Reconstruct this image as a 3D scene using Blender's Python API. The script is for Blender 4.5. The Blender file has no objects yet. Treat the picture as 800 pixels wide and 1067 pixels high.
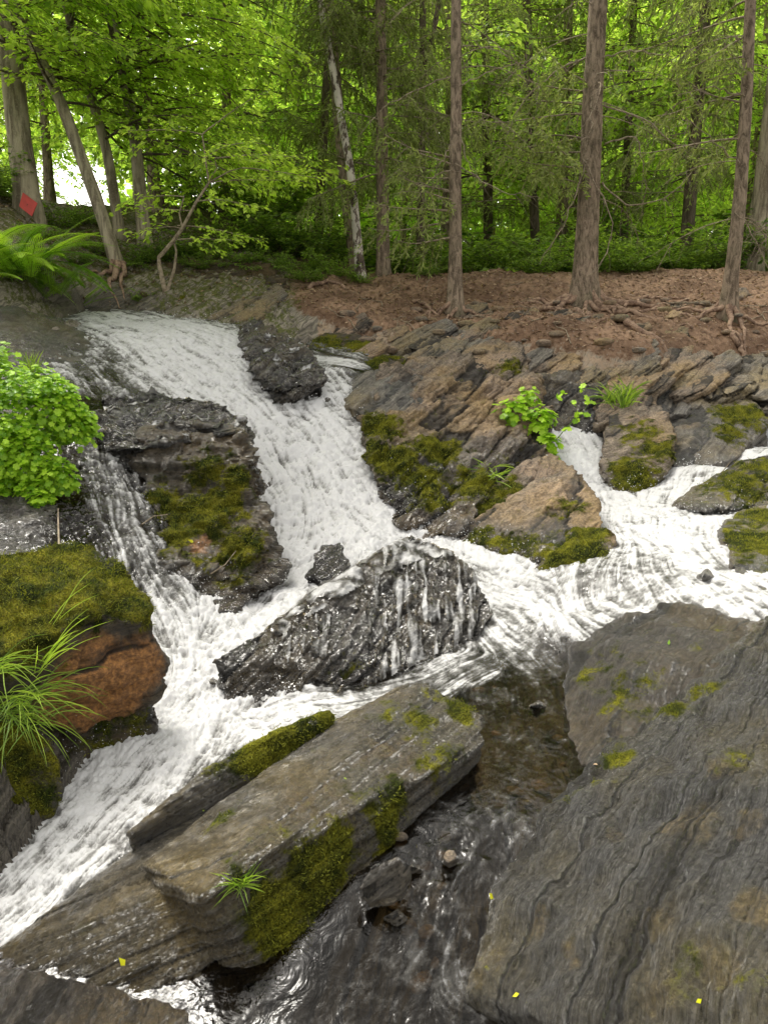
SKY, SUNE = 0.15, 3.9
import bpy, bmesh, math, random
import numpy as np
from mathutils import Vector
from mathutils.bvhtree import BVHTree
random.seed(7)
rng = np.random.default_rng(11)
C = bpy.context.scene.collection
PIT = math.radians(12.0); F = 770.0
CP, SP = math.cos(PIT), math.sin(PIT)

# ------------------------------------------------------------------ camera
cam_d = bpy.data.cameras.new("camera"); cam = bpy.data.objects.new("camera", cam_d); C.objects.link(cam)
cam.location = (0, 0, 0); cam.rotation_euler = (math.radians(90) - PIT, 0, 0)
cam_d.sensor_fit = 'VERTICAL'; cam_d.sensor_height = 36.0; cam_d.lens = F / 1067 * 36.0
cam_d.clip_start = 0.05; cam_d.clip_end = 2000
bpy.context.scene.camera = cam

def P(px, py, v):
    """survey point: sight line through (px, py) cut at distance v (v>0) or at height v (v<0)"""
    cx, cy = (px - 400) / F, (533.5 - py) / F
    dy, dz = CP + cy * SP, -SP + cy * CP
    t = v / dy if v > 0 else v / dz
    return np.array([t * cx, t * dy, t * dz])
def proj(V):
    x, y, z = V[:, 0], V[:, 1], V[:, 2]
    d = y * CP - z * SP; u = y * SP + z * CP
    d = np.maximum(d, 1e-3)
    return 400 + F * x / d, 533.5 - F * u / d

# ------------------------------------------------------------------ noise
_r = np.random.default_rng(5)
PERM = np.concatenate([_r.permutation(256)] * 3).astype(np.int32)
G = _r.normal(size=(256, 3)); G /= np.linalg.norm(G, axis=1)[:, None]; G = G.astype(np.float32)
def perlin(p):
    p = np.asarray(p, dtype=np.float32); i = np.floor(p).astype(np.int32); f = p - i; i &= 255
    w = f * f * f * (f * (f * 6 - 15) + 10); out = 0
    for a in (0, 1):
        wa = w[:, 0] if a else 1 - w[:, 0]; ha = PERM[i[:, 0] + a]
        for b in (0, 1):
            wb = w[:, 1] if b else 1 - w[:, 1]; hb = PERM[ha + i[:, 1] + b]
            for c in (0, 1):
                wc = w[:, 2] if c else 1 - w[:, 2]
                g = G[PERM[hb + i[:, 2] + c]]
                out = out + wa * wb * wc * (g[:, 0] * (f[:, 0] - a) + g[:, 1] * (f[:, 1] - b) + g[:, 2] * (f[:, 2] - c))
    return out
def fbm(p, oct=4, gain=0.5, ridged=False):
    p = np.asarray(p, dtype=np.float32); a = 1.0; s = 0; n = 0
    for k in range(oct):
        v = perlin(p + 17.3 * k)
        if ridged: v = 0.5 - 2 * np.abs(v)
        s = s + a * v; n += a; a *= gain; p = p * 2.03
    return s / n * 1.6
def h1(*k):
    x = np.zeros_like(np.asarray(k[0]), dtype=np.int64)
    for q in k: x = PERM[(x + np.asarray(q).astype(np.int64)) & 255].astype(np.int64)
    return (x + 0.5) / 256.0
def sstep(a, b, x):
    t = np.clip((x - a) / (b - a), 0, 1); return t * t * (3 - 2 * t)

# ------------------------------------------------------------------ object helpers
def attrs(me, d):
    for k, v in d.items():
        if v is None: continue
        v = np.asarray(v, dtype=np.float32)
        if v.ndim == 2:
            c4 = np.ones((len(v), 4), dtype=np.float32); c4[:, :3] = v
            a = me.attributes.new(k, 'FLOAT_COLOR', 'POINT'); a.data.foreach_set('color', c4.ravel())
        else:
            a = me.attributes.new(k, 'FLOAT', 'POINT'); a.data.foreach_set('value', v)
def mesh(name, V, FA, mat, att=None, smooth=True):
    """V (n,3); FA an (m,k) array or a list of such arrays"""
    if isinstance(FA, np.ndarray): FA = [FA]
    FA = [f for f in FA if len(f)]
    me = bpy.data.meshes.new(name)
    me.vertices.add(len(V)); me.vertices.foreach_set('co', np.asarray(V, dtype=np.float32).ravel())
    li = np.concatenate([f.ravel() for f in FA]).astype(np.int32)
    cnt = np.concatenate([np.full(len(f), f.shape[1]) for f in FA]).astype(np.int32)
    st = np.concatenate([[0], np.cumsum(cnt)[:-1]]).astype(np.int32)
    me.loops.add(len(li)); me.loops.foreach_set('vertex_index', li)
    me.polygons.add(len(cnt)); me.polygons.foreach_set('loop_start', st)
    me.update(calc_edges=True)
    me.polygons.foreach_set('use_smooth', np.full(len(cnt), smooth))
    if att: attrs(me, att)
    for m in (mat if isinstance(mat, (list, tuple)) else [mat]): me.materials.append(m)
    return me
def obj(name, V, FA, mat, parent=None, att=None, smooth=True, origin=None):
    V = np.asarray(V, dtype=np.float64)
    if parent is not None: o0 = np.array(parent.location) if parent.parent is None else np.array(parent.parent.location) + np.array(parent.location)
    elif origin is not None: o0 = np.asarray(origin, dtype=float)
    else: o0 = np.array([V[:, 0].mean(), V[:, 1].mean(), V[:, 2].min()])
    me = mesh(name, V - o0, FA, mat, att, smooth)
    o = bpy.data.objects.new(name, me); C.objects.link(o)
    if parent is not None: o.parent = parent
    else: o.location = o0
    return o
def tag(o, label=None, cat=None, group=None, kind=None):
    if label: o['label'] = label
    if cat: o['category'] = cat
    if group: o['group'] = group
    if kind: o['kind'] = kind
    return o
def empty(name, loc, label, cat, group=None, rz=0):
    o = bpy.data.objects.new(name, None); C.objects.link(o); o.location = loc; o.rotation_euler = (0, 0, rz)
    o.empty_display_size = 0.1
    return tag(o, label, cat, group)
class MB:
    def __init__(s): s.V = []; s.F = {}; s.n = 0; s.A = []
    def add(s, V, FA, a=None):
        V = np.asarray(V, dtype=np.float64); FA = np.asarray(FA)
        s.V.append(V); s.F.setdefault(FA.shape[1], []).append(FA + s.n); s.n += len(V)
        s.A.append(np.zeros(len(V)) if a is None else np.broadcast_to(a, (len(V),)))
    def tube(s, pts, rad, k=8, a=None):
        pts = np.asarray(pts, dtype=float); rad = np.broadcast_to(rad, (len(pts),))
        T = np.gradient(pts, axis=0); T /= np.linalg.norm(T, axis=1)[:, None] + 1e-9
        up = np.array([0, 0, 1.0]) if abs(T[0][2]) < 0.8 else np.array([1.0, 0, 0])
        A = np.cross(T, up); A /= np.linalg.norm(A, axis=1)[:, None] + 1e-9; B = np.cross(T, A)
        th = np.linspace(0, 2 * np.pi, k, endpoint=False)
        V = pts[:, None] + rad[:, None, None] * (np.cos(th)[None, :, None] * A[:, None] + np.sin(th)[None, :, None] * B[:, None])
        i = np.arange(len(pts) - 1)[:, None] * k; j = np.arange(k)[None]; j2 = (j + 1) % k
        FA = np.stack([i + j, i + j2, i + k + j2, i + k + j], -1).reshape(-1, 4)
        s.add(V.reshape(-1, 3), FA, a)
    def arr(s):
        return np.concatenate(s.V), [np.concatenate(f) for f in s.F.values()], np.concatenate(s.A)
    def build(s, name, mat, parent=None, origin=None, att='tint', smooth=True):
        V, FA, A = s.arr()
        return obj(name, V, FA, mat, parent, {att: A}, smooth, origin)
def grid_faces(nr, nc):
    i = np.arange(nr - 1)[:, None] * nc; j = np.arange(nc - 1)[None]
    return np.stack([i + j, i + j + 1, i + nc + j + 1, i + nc + j], -1).reshape(-1, 4)

# ------------------------------------------------------------------ node helpers
class NT:
    def __init__(s, name):
        s.m = bpy.data.materials.new(name); s.m.use_nodes = True; s.t = s.m.node_tree; s.t.nodes.clear()
        s.out = s.t.nodes.new('ShaderNodeOutputMaterial')
    def n(s, typ, **kw):
        nd = s.t.nodes.new('ShaderNode' + typ)
        for k, v in kw.items(): setattr(nd, k, v)
        return nd
    def set(s, nd, **kw):
        for k, v in kw.items():
            k = k.replace('_', ' ')
            i = nd.inputs[k] if k in nd.inputs else nd.inputs[int(k[1:])]
            if isinstance(v, bpy.types.NodeSocket): s.t.links.new(v, i)
            elif isinstance(v, (tuple, list)) and len(v) == 3 and i.type == 'RGBA': i.default_value = (*v, 1)
            else: i.default_value = v
        return nd
    def attr(s, name): return s.n('Attribute', attribute_name=name)
    def math(s, op, a, b=None, c=None, clamp=False):
        nd = s.n('Math', operation=op, use_clamp=clamp)
        for i, v in enumerate((a, b, c)):
            if v is None: continue
            if isinstance(v, bpy.types.NodeSocket): s.t.links.new(v, nd.inputs[i])
            else: nd.inputs[i].default_value = v
        return nd.outputs[0]
    def mix(s, f, a, b, mode='MIX'):
        nd = s.n('Mix', data_type='RGBA', blend_type=mode, clamp_factor=True)
        for i, v in ((0, f), (6, a), (7, b)):
            if isinstance(v, bpy.types.NodeSocket): s.t.links.new(v, nd.inputs[i])
            elif isinstance(v, (tuple, list)): nd.inputs[i].default_value = (*v[:3], 1)
            else: nd.inputs[i].default_value = v if i == 0 else (v, v, v, 1)
        return nd.outputs[2]
    def ramp(s, f, a, b, lo=0.0, hi=1.0):
        nd = s.n('MapRange', interpolation_type='SMOOTHSTEP')
        s.set(nd, i0=f, i1=a, i2=b, i3=lo, i4=hi) if False else None
        for i, v in enumerate((f, a, b, lo, hi)):
            if isinstance(v, bpy.types.NodeSocket): s.t.links.new(v, nd.inputs[i])
            else: nd.inputs[i].default_value = v
        return nd.outputs[0]
    def noise(s, vec, scale, detail=4, rough=0.55, dim='3D', w=None, dist=0.0):
        nd = s.n('TexNoise', noise_dimensions=dim)
        s.t.links.new(vec, nd.inputs['Vector']); nd.inputs['Scale'].default_value = scale
        nd.inputs['Detail'].default_value = detail; nd.inputs['Roughness'].default_value = rough
        nd.inputs['Distortion'].default_value = dist
        if w is not None: s.t.links.new(w, nd.inputs['W'])
        return nd.outputs[0]
    def bump(s, h, strength, dist, normal=None):
        nd = s.n('Bump'); s.t.links.new(h, nd.inputs['Height'])
        nd.inputs['Strength'].default_value = strength; nd.inputs['Distance'].default_value = dist
        if normal is not None: s.t.links.new(normal, nd.inputs['Normal'])
        return nd.outputs[0]
    def surf(s, sh): s.t.links.new(sh, s.out.inputs['Surface']); return s.m

def mat_rock(name, dark, light, tan, rough_dry=0.75, wetbias=0.0, olive=.7, cb=.04, mossc=((0.035, 0.045, 0.005), (0.20, 0.195, 0.014))):
    """layered schist; attributes: lay (bedding coordinate), wet, moss, tan, orange"""
    k = NT(name); pos = k.n('NewGeometry').outputs['Position']
    lay = k.attr('lay').outputs['Fac']; wet = k.attr('wet').outputs['Fac']; moss = k.attr('moss').outputs['Fac']
    tn = k.attr('tan').outputs['Fac']; orr = k.attr('orange').outputs['Fac']
    w1 = k.math('MULTIPLY', lay, 55.0); w2 = k.math('MULTIPLY', lay, 190.0)
    b1 = k.noise(pos, 2.2, 5, 0.6, '4D', w1); b2 = k.noise(pos, 7.0, 4, 0.6, '4D', w2)
    big = k.noise(pos, 1.7, 5, 0.6); fine = k.noise(pos, 60.0, 5, 0.65); mid = k.noise(pos, 11.0, 6, 0.6)
    c = k.mix(k.ramp(b1, 0.34, 0.66), dark, light)
    c = k.mix(k.ramp(b2, 0.38, 0.62, 0.0, 0.65), c, tuple(0.35 * x for x in light))
    tm = k.math('ADD', k.math('MULTIPLY', tn, 1.0), k.math('MULTIPLY', k.math('SUBTRACT', mid, 0.5), k.math('MULTIPLY', k.math('MINIMUM', k.math('MULTIPLY', tn, 3.0), 1.0), 1.6)), clamp=True)
    c = k.mix(k.ramp(tm, 0.25, 0.65), c, k.mix(k.ramp(b1, 0.3, 0.7), tan, tuple(0.45 * x for x in tan)))
    c = k.mix(k.ramp(big, 0.42, 0.66, 0.0, olive), c, tuple(x * y for x, y in zip(light, (0.95, 0.80, 0.42))))
    c = k.mix(k.ramp(k.math('ADD', orr, k.math('MULTIPLY', k.math('SUBTRACT', mid, 0.5), 0.9)), 0.35, 0.75), c, k.mix(fine, (0.26, 0.09, 0.02), (0.72, 0.35, 0.10)))
    sp = k.mix(k.ramp(fine, 0.3, 0.75), (0.55, 0.55, 0.55), (1.35, 1.35, 1.35))
    c = k.mix(1.0, c, sp, 'MULTIPLY')
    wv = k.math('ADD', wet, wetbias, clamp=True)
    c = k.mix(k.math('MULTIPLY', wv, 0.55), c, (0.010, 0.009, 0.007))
    cav = k.attr('cav').outputs['Fac']; c = k.mix(k.ramp(cav, .08, .7, 0.0, .88), c, (0.012, 0.010, 0.007))  # recessed layers darkened in the colour, painting shade into the cracks
    # moss
    mn = k.math('ADD', moss, k.math('MULTIPLY', k.math('SUBTRACT', mid, 0.5), 2.2))
    mn = k.math('ADD', mn, k.math('MULTIPLY', k.math('SUBTRACT', fine, 0.5), 0.7))
    mf = k.math('MULTIPLY', k.ramp(mn, 0.32, 0.72), k.ramp(moss, 0.02, 0.2))
    mfine = k.noise(pos, 140.0, 3, 0.6); mbig = k.noise(pos, 8.0, 4, 0.6)
    mc = k.mix(k.ramp(mbig, 0.38, 0.66), *mossc)
    mc = k.mix(k.ramp(mfine, 0.3, 0.7), mc, tuple(0.4 * x for x in mossc[0]), 'MIX') if False else k.mix(1.0, mc, k.mix(k.ramp(mfine, 0.3, 0.7), (0.35, 0.35, 0.35), (1.5, 1.5, 1.5)), 'MULTIPLY')
    c = k.mix(mf, c, mc)
    rg = k.math('ADD', k.math('MULTIPLY', wv, 0.10 - rough_dry), k.math('MULTIPLY_ADD', fine, 0.22, rough_dry - 0.10))
    rg = k.mix(mf, rg, 0.95)
    hh = k.math('ADD', k.math('MULTIPLY', b1, 0.6), k.math('ADD', k.math('MULTIPLY', b2, 0.5), k.math('MULTIPLY', mid, 0.5)))
    nrm = k.bump(hh, 1.0, 0.035)
    nrm = k.bump(k.math('ADD', fine, k.math('MULTIPLY', k.math('MULTIPLY', mf, mfine), 2.0)), 0.5, 0.008, nrm)
    b = k.n('BsdfPrincipled'); k.set(b, Base_Color=c, Roughness=rg, Normal=nrm)
    k.set(b, Coat_Weight=k.math('MULTIPLY', k.ramp(wv, .15, .6), k.math('SUBTRACT', 1.0, mf)), Coat_Roughness=.13, Coat_IOR=1.7)
    k.t.links.new(k.bump(k.math('ADD', mid, k.math('ADD', k.math('MULTIPLY', b2, 1.8), k.math('MULTIPLY', fine, .5))), 1.0, cb), b.inputs['Coat Normal'])
    k.t.links.new(k.math('MULTIPLY_ADD', mf, -0.45, 0.6), b.inputs['Specular IOR Level'])
    return k.surf(b.outputs[0])

M = {}
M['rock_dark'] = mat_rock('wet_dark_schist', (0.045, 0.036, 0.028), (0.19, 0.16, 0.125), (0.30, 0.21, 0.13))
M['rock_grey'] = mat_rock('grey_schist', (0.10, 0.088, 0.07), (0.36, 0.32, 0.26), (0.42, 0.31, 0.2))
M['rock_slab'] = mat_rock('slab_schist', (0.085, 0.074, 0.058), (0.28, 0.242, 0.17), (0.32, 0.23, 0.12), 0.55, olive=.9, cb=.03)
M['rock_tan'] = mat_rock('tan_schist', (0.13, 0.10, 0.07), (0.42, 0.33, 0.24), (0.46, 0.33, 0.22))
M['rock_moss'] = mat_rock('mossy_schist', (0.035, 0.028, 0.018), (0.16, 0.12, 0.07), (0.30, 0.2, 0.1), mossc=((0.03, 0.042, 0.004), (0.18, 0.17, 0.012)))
M['rock_slate'] = mat_rock('wet_slate', (0.065, 0.062, 0.056), (0.30, 0.29, 0.27), (0.42, 0.32, 0.17), 0.5, olive=.6, cb=.028)  # light grey raised so the base colour carries part of the wet sheen
# ------------------------------------------------------------------ stream survey: (px, py, v, foam, rough, width m)
ST = [
 [(95,322,8.6,.7,.02,.3),(150,338,7.9,1,.04,.4),(200,348,7.3,1.05,.05,.5),(250,378,6.9,1.05,.05,.45),(300,430,6.25,1.05,.05,.4),(340,475,5.8,1.05,.06,.38),(375,525,5.25,1.05,.06,.36),(420,568,4.8,1.1,.06,.28),(470,590,4.5,.95,.05,.25),(530,612,4.2,.95,.04,.25),(590,640,3.9,.85,.03,.22),(640,648,-1.36,.62,.03,.2)],
 [(160,350,7.2,1,.05,.3),(210,395,6.5,1,.05,.35),(262,440,6.0,1.05,.05,.3),(300,490,5.6,1.1,.06,.3),(320,550,5.0,1.1,.06,.3),(300,600,4.5,1.05,.05,.25),(260,650,-1.43,1.05,.05,.24),(215,700,-1.48,1.1,.06,.22),(180,755,-1.53,1.05,.05,.2),(125,815,-1.58,.93,.035,.17),(55,885,-1.63,.82,.03,.15),(-10,945,-1.68,.8,.03,.16),(-90,1000,-1.72,.7,.03,.2)],
 [(330,500,5.5,1.1,.06,.25),(350,560,4.85,1.0,.06,.22),(320,610,-1.36,1.0,.05,.2),(270,655,-1.42,1,.05,.2)],
 [(98,440,5.2,.30,.03,.12),(116,490,4.75,.48,.05,.13),(134,540,4.33,.50,.05,.13),(155,600,3.92,.55,.05,.13),(180,655,3.62,.78,.04,.16),(200,700,-1.48,1,.05,.2)],
 [(590,448,6.7,1.0,.04,.15),(605,480,6.2,1.1,.05,.22),(630,520,5.6,1.1,.05,.28),(640,560,-1.15,.95,.03,.25),(610,600,-1.25,.75,.02,.2),(580,635,-1.33,.85,.03,.2)],
 [(812,405,7.5,1,.03,.10),(796,425,7.2,1,.03,.08),(805,455,6.9,1,.03,.10),(780,470,6.25,1,.03,.16),(720,484,5.95,1,.04,.16),(690,500,-.99,1,.04,.2),(700,535,-1.08,1,.035,.3),(725,570,-1.14,.93,.03,.3),(770,605,-1.17,.9,.03,.25),(820,640,-1.20,.85,.03,.2),(900,690,-1.25,.7,.03,.2)],
 [(800,465,6.7,.9,.03,.12),(750,490,6.2,1,.03,.15),(715,515,-1.03,1,.035,.3)],
 [(660,540,-1.1,1.1,.04,.3),(680,600,-1.2,.62,.02,.2),(720,625,-1.22,.85,.02,.2)],
 [(330,374,7.45,.8,.02,.1),(350,375,7.35,1,.02,.1),(375,380,7.3,.8,.02,.1)],
 # lower pool and its outflow towards the viewer
 [(500,640,-1.39,.8,.03,.2),(530,670,-1.45,.55,.02,.15),(575,700,-1.48,.30,.016,.15),(600,745,-1.50,.26,.016,.14),(560,790,-1.52,.16,.012,.14),(500,840,-1.545,.16,.012,.12),(475,880,-1.57,.34,.025,.1),(450,930,-1.61,.30,.025,.1),(430,980,-1.65,.26,.018,.12),(400,1040,-1.70,.22,.014,.13),(360,1090,-1.72,.22,.014,.12)],
 [(500,690,-1.47,.62,.02,.12),(440,715,-1.51,.62,.02,.1),(380,732,-1.53,.66,.02,.08),(320,742,-1.535,.85,.03,.1),(260,758,-1.54,1,.04,.12)],
 [(520,730,-1.5,.25,.012,.12),(520,780,-1.52,.14,.010,.12),(440,880,-1.57,.10,.01,.1),(350,930,-1.60,.03,.006,.12),(300,975,-1.64,.02,.006,.1),(320,1010,-1.66,.08,.008,.1),(260,1040,-1.69,.10,.012,.14),(180,1050,-1.70,.06,.012,.14),(90,1040,-1.71,.05,.012,.14),(20,1040,-1.72,.08,.012,.12),(-60,1060,-1.74,.1,.01,.1)],
 [(640,700,-1.46,.3,.015,.12),(640,760,-1.5,.3,.015,.1),(590,810,-1.52,.12,.012,.12),(510,870,-1.56,.3,.016,.1),(495,940,-1.62,.25,.016,.1),(480,1030,-1.70,.3,.012,.1),(600,1075,-1.73,.3,.01,.1)],
]
WP = []; SEG = []
for line in ST:
    pts = [(*P(a, b, v), f, r, w) for a, b, v, f, r, w in line]
    WP += pts
    for p, q in zip(pts[:-1], pts[1:]):
        p = np.array(p); q = np.array(q); n = max(2, int(np.linalg.norm(q[:2] - p[:2]) / 0.06)); d = (q - p)[:2]; d /= np.linalg.norm(d)
        for t in np.arange(n) / n:
            s = p + (q - p) * t; SEG.append((*s, *d))
WP = np.array(WP); SEG = np.array(SEG)
WX = [(-4,8.6,.45),(-3,11,.6),(3,1.2,-1.75),(-3,1.5,-1.75),(0,.6,-1.75),(2.5,3,-1.3)]
class TPS:
    def __init__(s, X, Z, lam=1e-3):
        X, idx = np.unique(np.round(X, 3), axis=0, return_index=True); Z = np.asarray(Z)[idx]
        s.X = X; n = len(X); K = s.k(X, X) + lam * np.eye(n); Q = np.c_[np.ones(n), X]
        A = np.block([[K, Q], [Q.T, np.zeros((3, 3))]]); s.w = np.linalg.solve(A, np.r_[Z, 0, 0, 0])
    def k(s, A, B):
        d2 = ((A[:, None] - B[None]) ** 2).sum(-1); return 0.5 * d2 * np.log(d2 + 1e-9)
    def __call__(s, x, y):
        sh = x.shape; A = np.c_[x.ravel(), y.ravel()]; out = np.empty(len(A))
        for i in range(0, len(A), 20000):
            a = A[i:i + 20000]; out[i:i + 20000] = s.k(a, s.X) @ s.w[:-3] + np.c_[np.ones(len(a)), a] @ s.w[-3:]
        return out.reshape(sh)
wx = np.array(WX)
water_tps = TPS(np.r_[WP[:, :2], wx[:, :2]], np.r_[WP[:, 2], wx[:, 2]], 3e-3)

TP = [(400,300,10.2),(500,292,10.6),(600,290,10.8),(700,288,10.8),(800,288,10.8),(950,290,10.8),(330,285,10.6),
 (400,326,9.0),(475,331,9.1),(540,322,9.4),(610,318,9.6),(690,322,9.4),(755,333,8.9),(880,350,8.6),
 (345,348,8.1),(420,360,7.8),(500,368,7.6),(600,378,7.4),(700,388,7.3),(800,398,7.2),(950,410,7.0),
 (300,330,8.4),(250,328,8.6),(190,322,8.7),(110,314,8.8),(60,308,8.2),(300,292,9.6),(250,285,9.6),(200,278,9.6),(120,272,9.6),(70,280,8.4),(0,262,7.8),(-150,250,7.6),
 (230,258,11),(150,238,11),(100,222,12.5),(50,218,12.5),(0,200,10.5),(-120,190,10),(175,212,12.5),
 (0,345,6.9),(60,350,6.9),(100,395,6.3),(0,410,5.6),(-150,420,5.6),(30,500,4.6),(-100,520,4.2),(40,590,3.7),(-100,620,3.2),(20,700,-1.25),(-60,800,-1.3),(-160,900,-1.4),
 (440,420,6.9),(450,500,5.9),(530,520,5.6),(560,450,6.7),(650,430,6.9),(700,430,6.95),(760,445,7.0),(860,520,5.6),(950,600,4.6),
 (200,480,5.3),(220,560,4.6),(210,620,4.2),(380,640,4.0),(330,690,-1.5),
 (640,720,-1.6),(760,700,-1.4),(900,760,-1.3),(700,850,-1.8),(900,950,-1.7),(600,950,-1.85),(250,850,-1.75),(150,950,-1.85),(100,1040,-1.80)]
TX = [(-16,24,3.4),(-16,60,8),(0,24,2.4),(0,60,6),(16,24,2.6),(16,60,7),(-6,15,2.5),(6,15,1.2),(-5,13,2.35),(14,11,1.2),(-14,11,2.6),(0,14,1.15),(3,1.0,-1.9),(-3,1.0,-1.9),(0,.4,-1.95),(-60,200,20),(60,200,20),(0,200,18)]
tp = np.array([P(*t) for t in TP]); tx = np.array(TX)
wpt = WP.copy()
ground_tps = TPS(np.r_[tp[:, :2], wpt[:, :2], tx[:, :2]], np.r_[tp[:, 2], wpt[:, 2] - 0.16, tx[:, 2]], 4e-3)

BED = np.array([-0.50, -0.10, 0.86]); BED /= np.linalg.norm(BED)
def strata(p, n, t, amp, seed=0, block=3.0, warp=.03, axis=None):
    """protrusion of schist layers at points p"""
    q0 = p if axis is None else p - .8 * (p @ axis)[:, None] * axis[None]
    d = p @ n + warp * fbm(q0 * 2.2 + seed, 3) + warp * .25 * perlin(q0 * 14)
    a = np.cross(n, [0.2, 1, 0.1]); a /= np.linalg.norm(a); b = np.cross(n, a)
    out = 0
    for tt, am in ((t, amp), (t * 0.37, amp * 0.42), (t * 0.15, amp * 0.16)):
        q = d / tt; L = np.floor(q); fr = q - L
        bw = tt * block
        u = np.floor((p @ a) / bw + 7 * h1(L, seed + 3)+ 0.35*perlin(p*3/ (tt*12+.3))); v = np.floor((p @ b) / (bw * 1.4) + 5 * h1(L, seed + 9))
        r = h1(L, u, v, seed + 1)
        L2 = L + 1; r0 = h1(L, seed + 20) * 0.6 + r * 0.4
        out = out + am * (r0 - 0.5) * 2 * (1 - 0.9 * sstep(0.80, 1.0, fr) * 0.6) - am * 0.5 * np.exp(-((fr - 0.02) / 0.09) ** 2)
    return d, out

# ------------------------------------------------------------------ terrain
def ground_parts(x, y):
    z = ground_tps(x, y)
    return z
NR, NCc = 620, 560
Yr = 0.55 * (200 / 0.55) ** (np.linspace(0, 1, NR) ** 1.0)
# denser rows inside 1.3..14 m
Yr = np.unique(np.r_[np.geomspace(0.5, 1.6, 30), np.geomspace(1.6, 14, 520), np.geomspace(14, 220, 70)])
NR = len(Yr)
S = np.linspace(-1.5, 1.5, NCc)
S = np.sign(S) * (np.abs(S) ** 1.35) / (1.5 ** .35)
X = Yr[:, None] * S[None]; Yg = np.repeat(Yr[:, None], NCc, 1)
Z = ground_tps(X, Yg)
Pt = np.stack([X.ravel(), Yg.ravel(), Z.ravel()], -1)
px, py = proj(Pt)
# dirt bank mask: above the schist edge line of the right bank, and the wooded floor behind
edge = np.interp(px, [-400, 60, 250, 340, 420, 520, 620, 800, 1300], [300, 300, 300, 335, 342, 350, 362, 372, 380]) + 10 * fbm(Pt * 2.0, 3)
dirt = sstep(edge + 8, edge - 10, py); dirt = np.where(Pt[:, 1] > 11, 1, dirt); dirt = np.where(Pt[:, 1] < 6, 0, dirt)
d, st = strata(Pt, BED, 0.13, 0.085, 4)
strip = (1 - dirt) * sstep(320, 350, px) * sstep(6.0, 6.6, Pt[:, 1]); gz = Pt[:, 2] - .20 * strip + (1 - dirt) * (st * 1.3 + 0.05 * fbm(Pt * 3, 5)) + dirt * (0.13 * fbm(Pt * 1.3, 5) + 0.07 * fbm(Pt * 5, 4) + 0.045 * fbm(Pt * 11 + 5, 3, .5, True))
fade = sstep(25, 14, Pt[:, 1]); gz = Pt[:, 2] + (gz - Pt[:, 2]) * (0.3 + 0.7 * fade)
wz = water_tps(X[::4, ::4], Yg[::4, ::4])
wd = np.min(np.hypot(Pt[::1, 0][:, None][::7] - SEG[None, ::4, 0], Pt[::7, 1][:, None] - SEG[None, ::4, 1]), axis=1)
wdist = np.interp(np.arange(len(Pt)), np.arange(len(Pt))[::7], wd)
gwet = sstep(0.9, 0.25, wdist) * (1 - dirt)
Pt2 = Pt.copy(); Pt2[:, 2] = gz
left = sstep(340, 290, px) * sstep(7, 7.6, Pt[:, 1]); dirt = dirt * (1 - .55 * left); gmoss = (0.10 + .42 * left) * (1 - 0.6 * gwet) + sstep(10.8, 12.5, Pt[:, 1]) * 0.5
gtan = np.clip(0.35 * (1 - gwet) * (px > 330) + .1, 0, 1)
GND = (Pt2.reshape(NR, NCc, 3))
def ground_z(x, y):
    """height of the finished ground mesh"""
    x = np.atleast_1d(np.asarray(x, float)); y = np.atleast_1d(np.asarray(y, float))
    i = np.clip(np.searchsorted(Yr, y) - 1, 0, NR - 2); fy = (y - Yr[i]) / (Yr[i + 1] - Yr[i])
    s = x / y; j = np.clip(np.searchsorted(S, s) - 1, 0, NCc - 2); fs = (s - S[j]) / (S[j + 1] - S[j])
    Zg = GND[..., 2]
    return (Zg[i, j] * (1 - fy) * (1 - fs) + Zg[i, j + 1] * (1 - fy) * fs + Zg[i + 1, j] * fy * (1 - fs) + Zg[i + 1, j + 1] * fy * fs)

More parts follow.
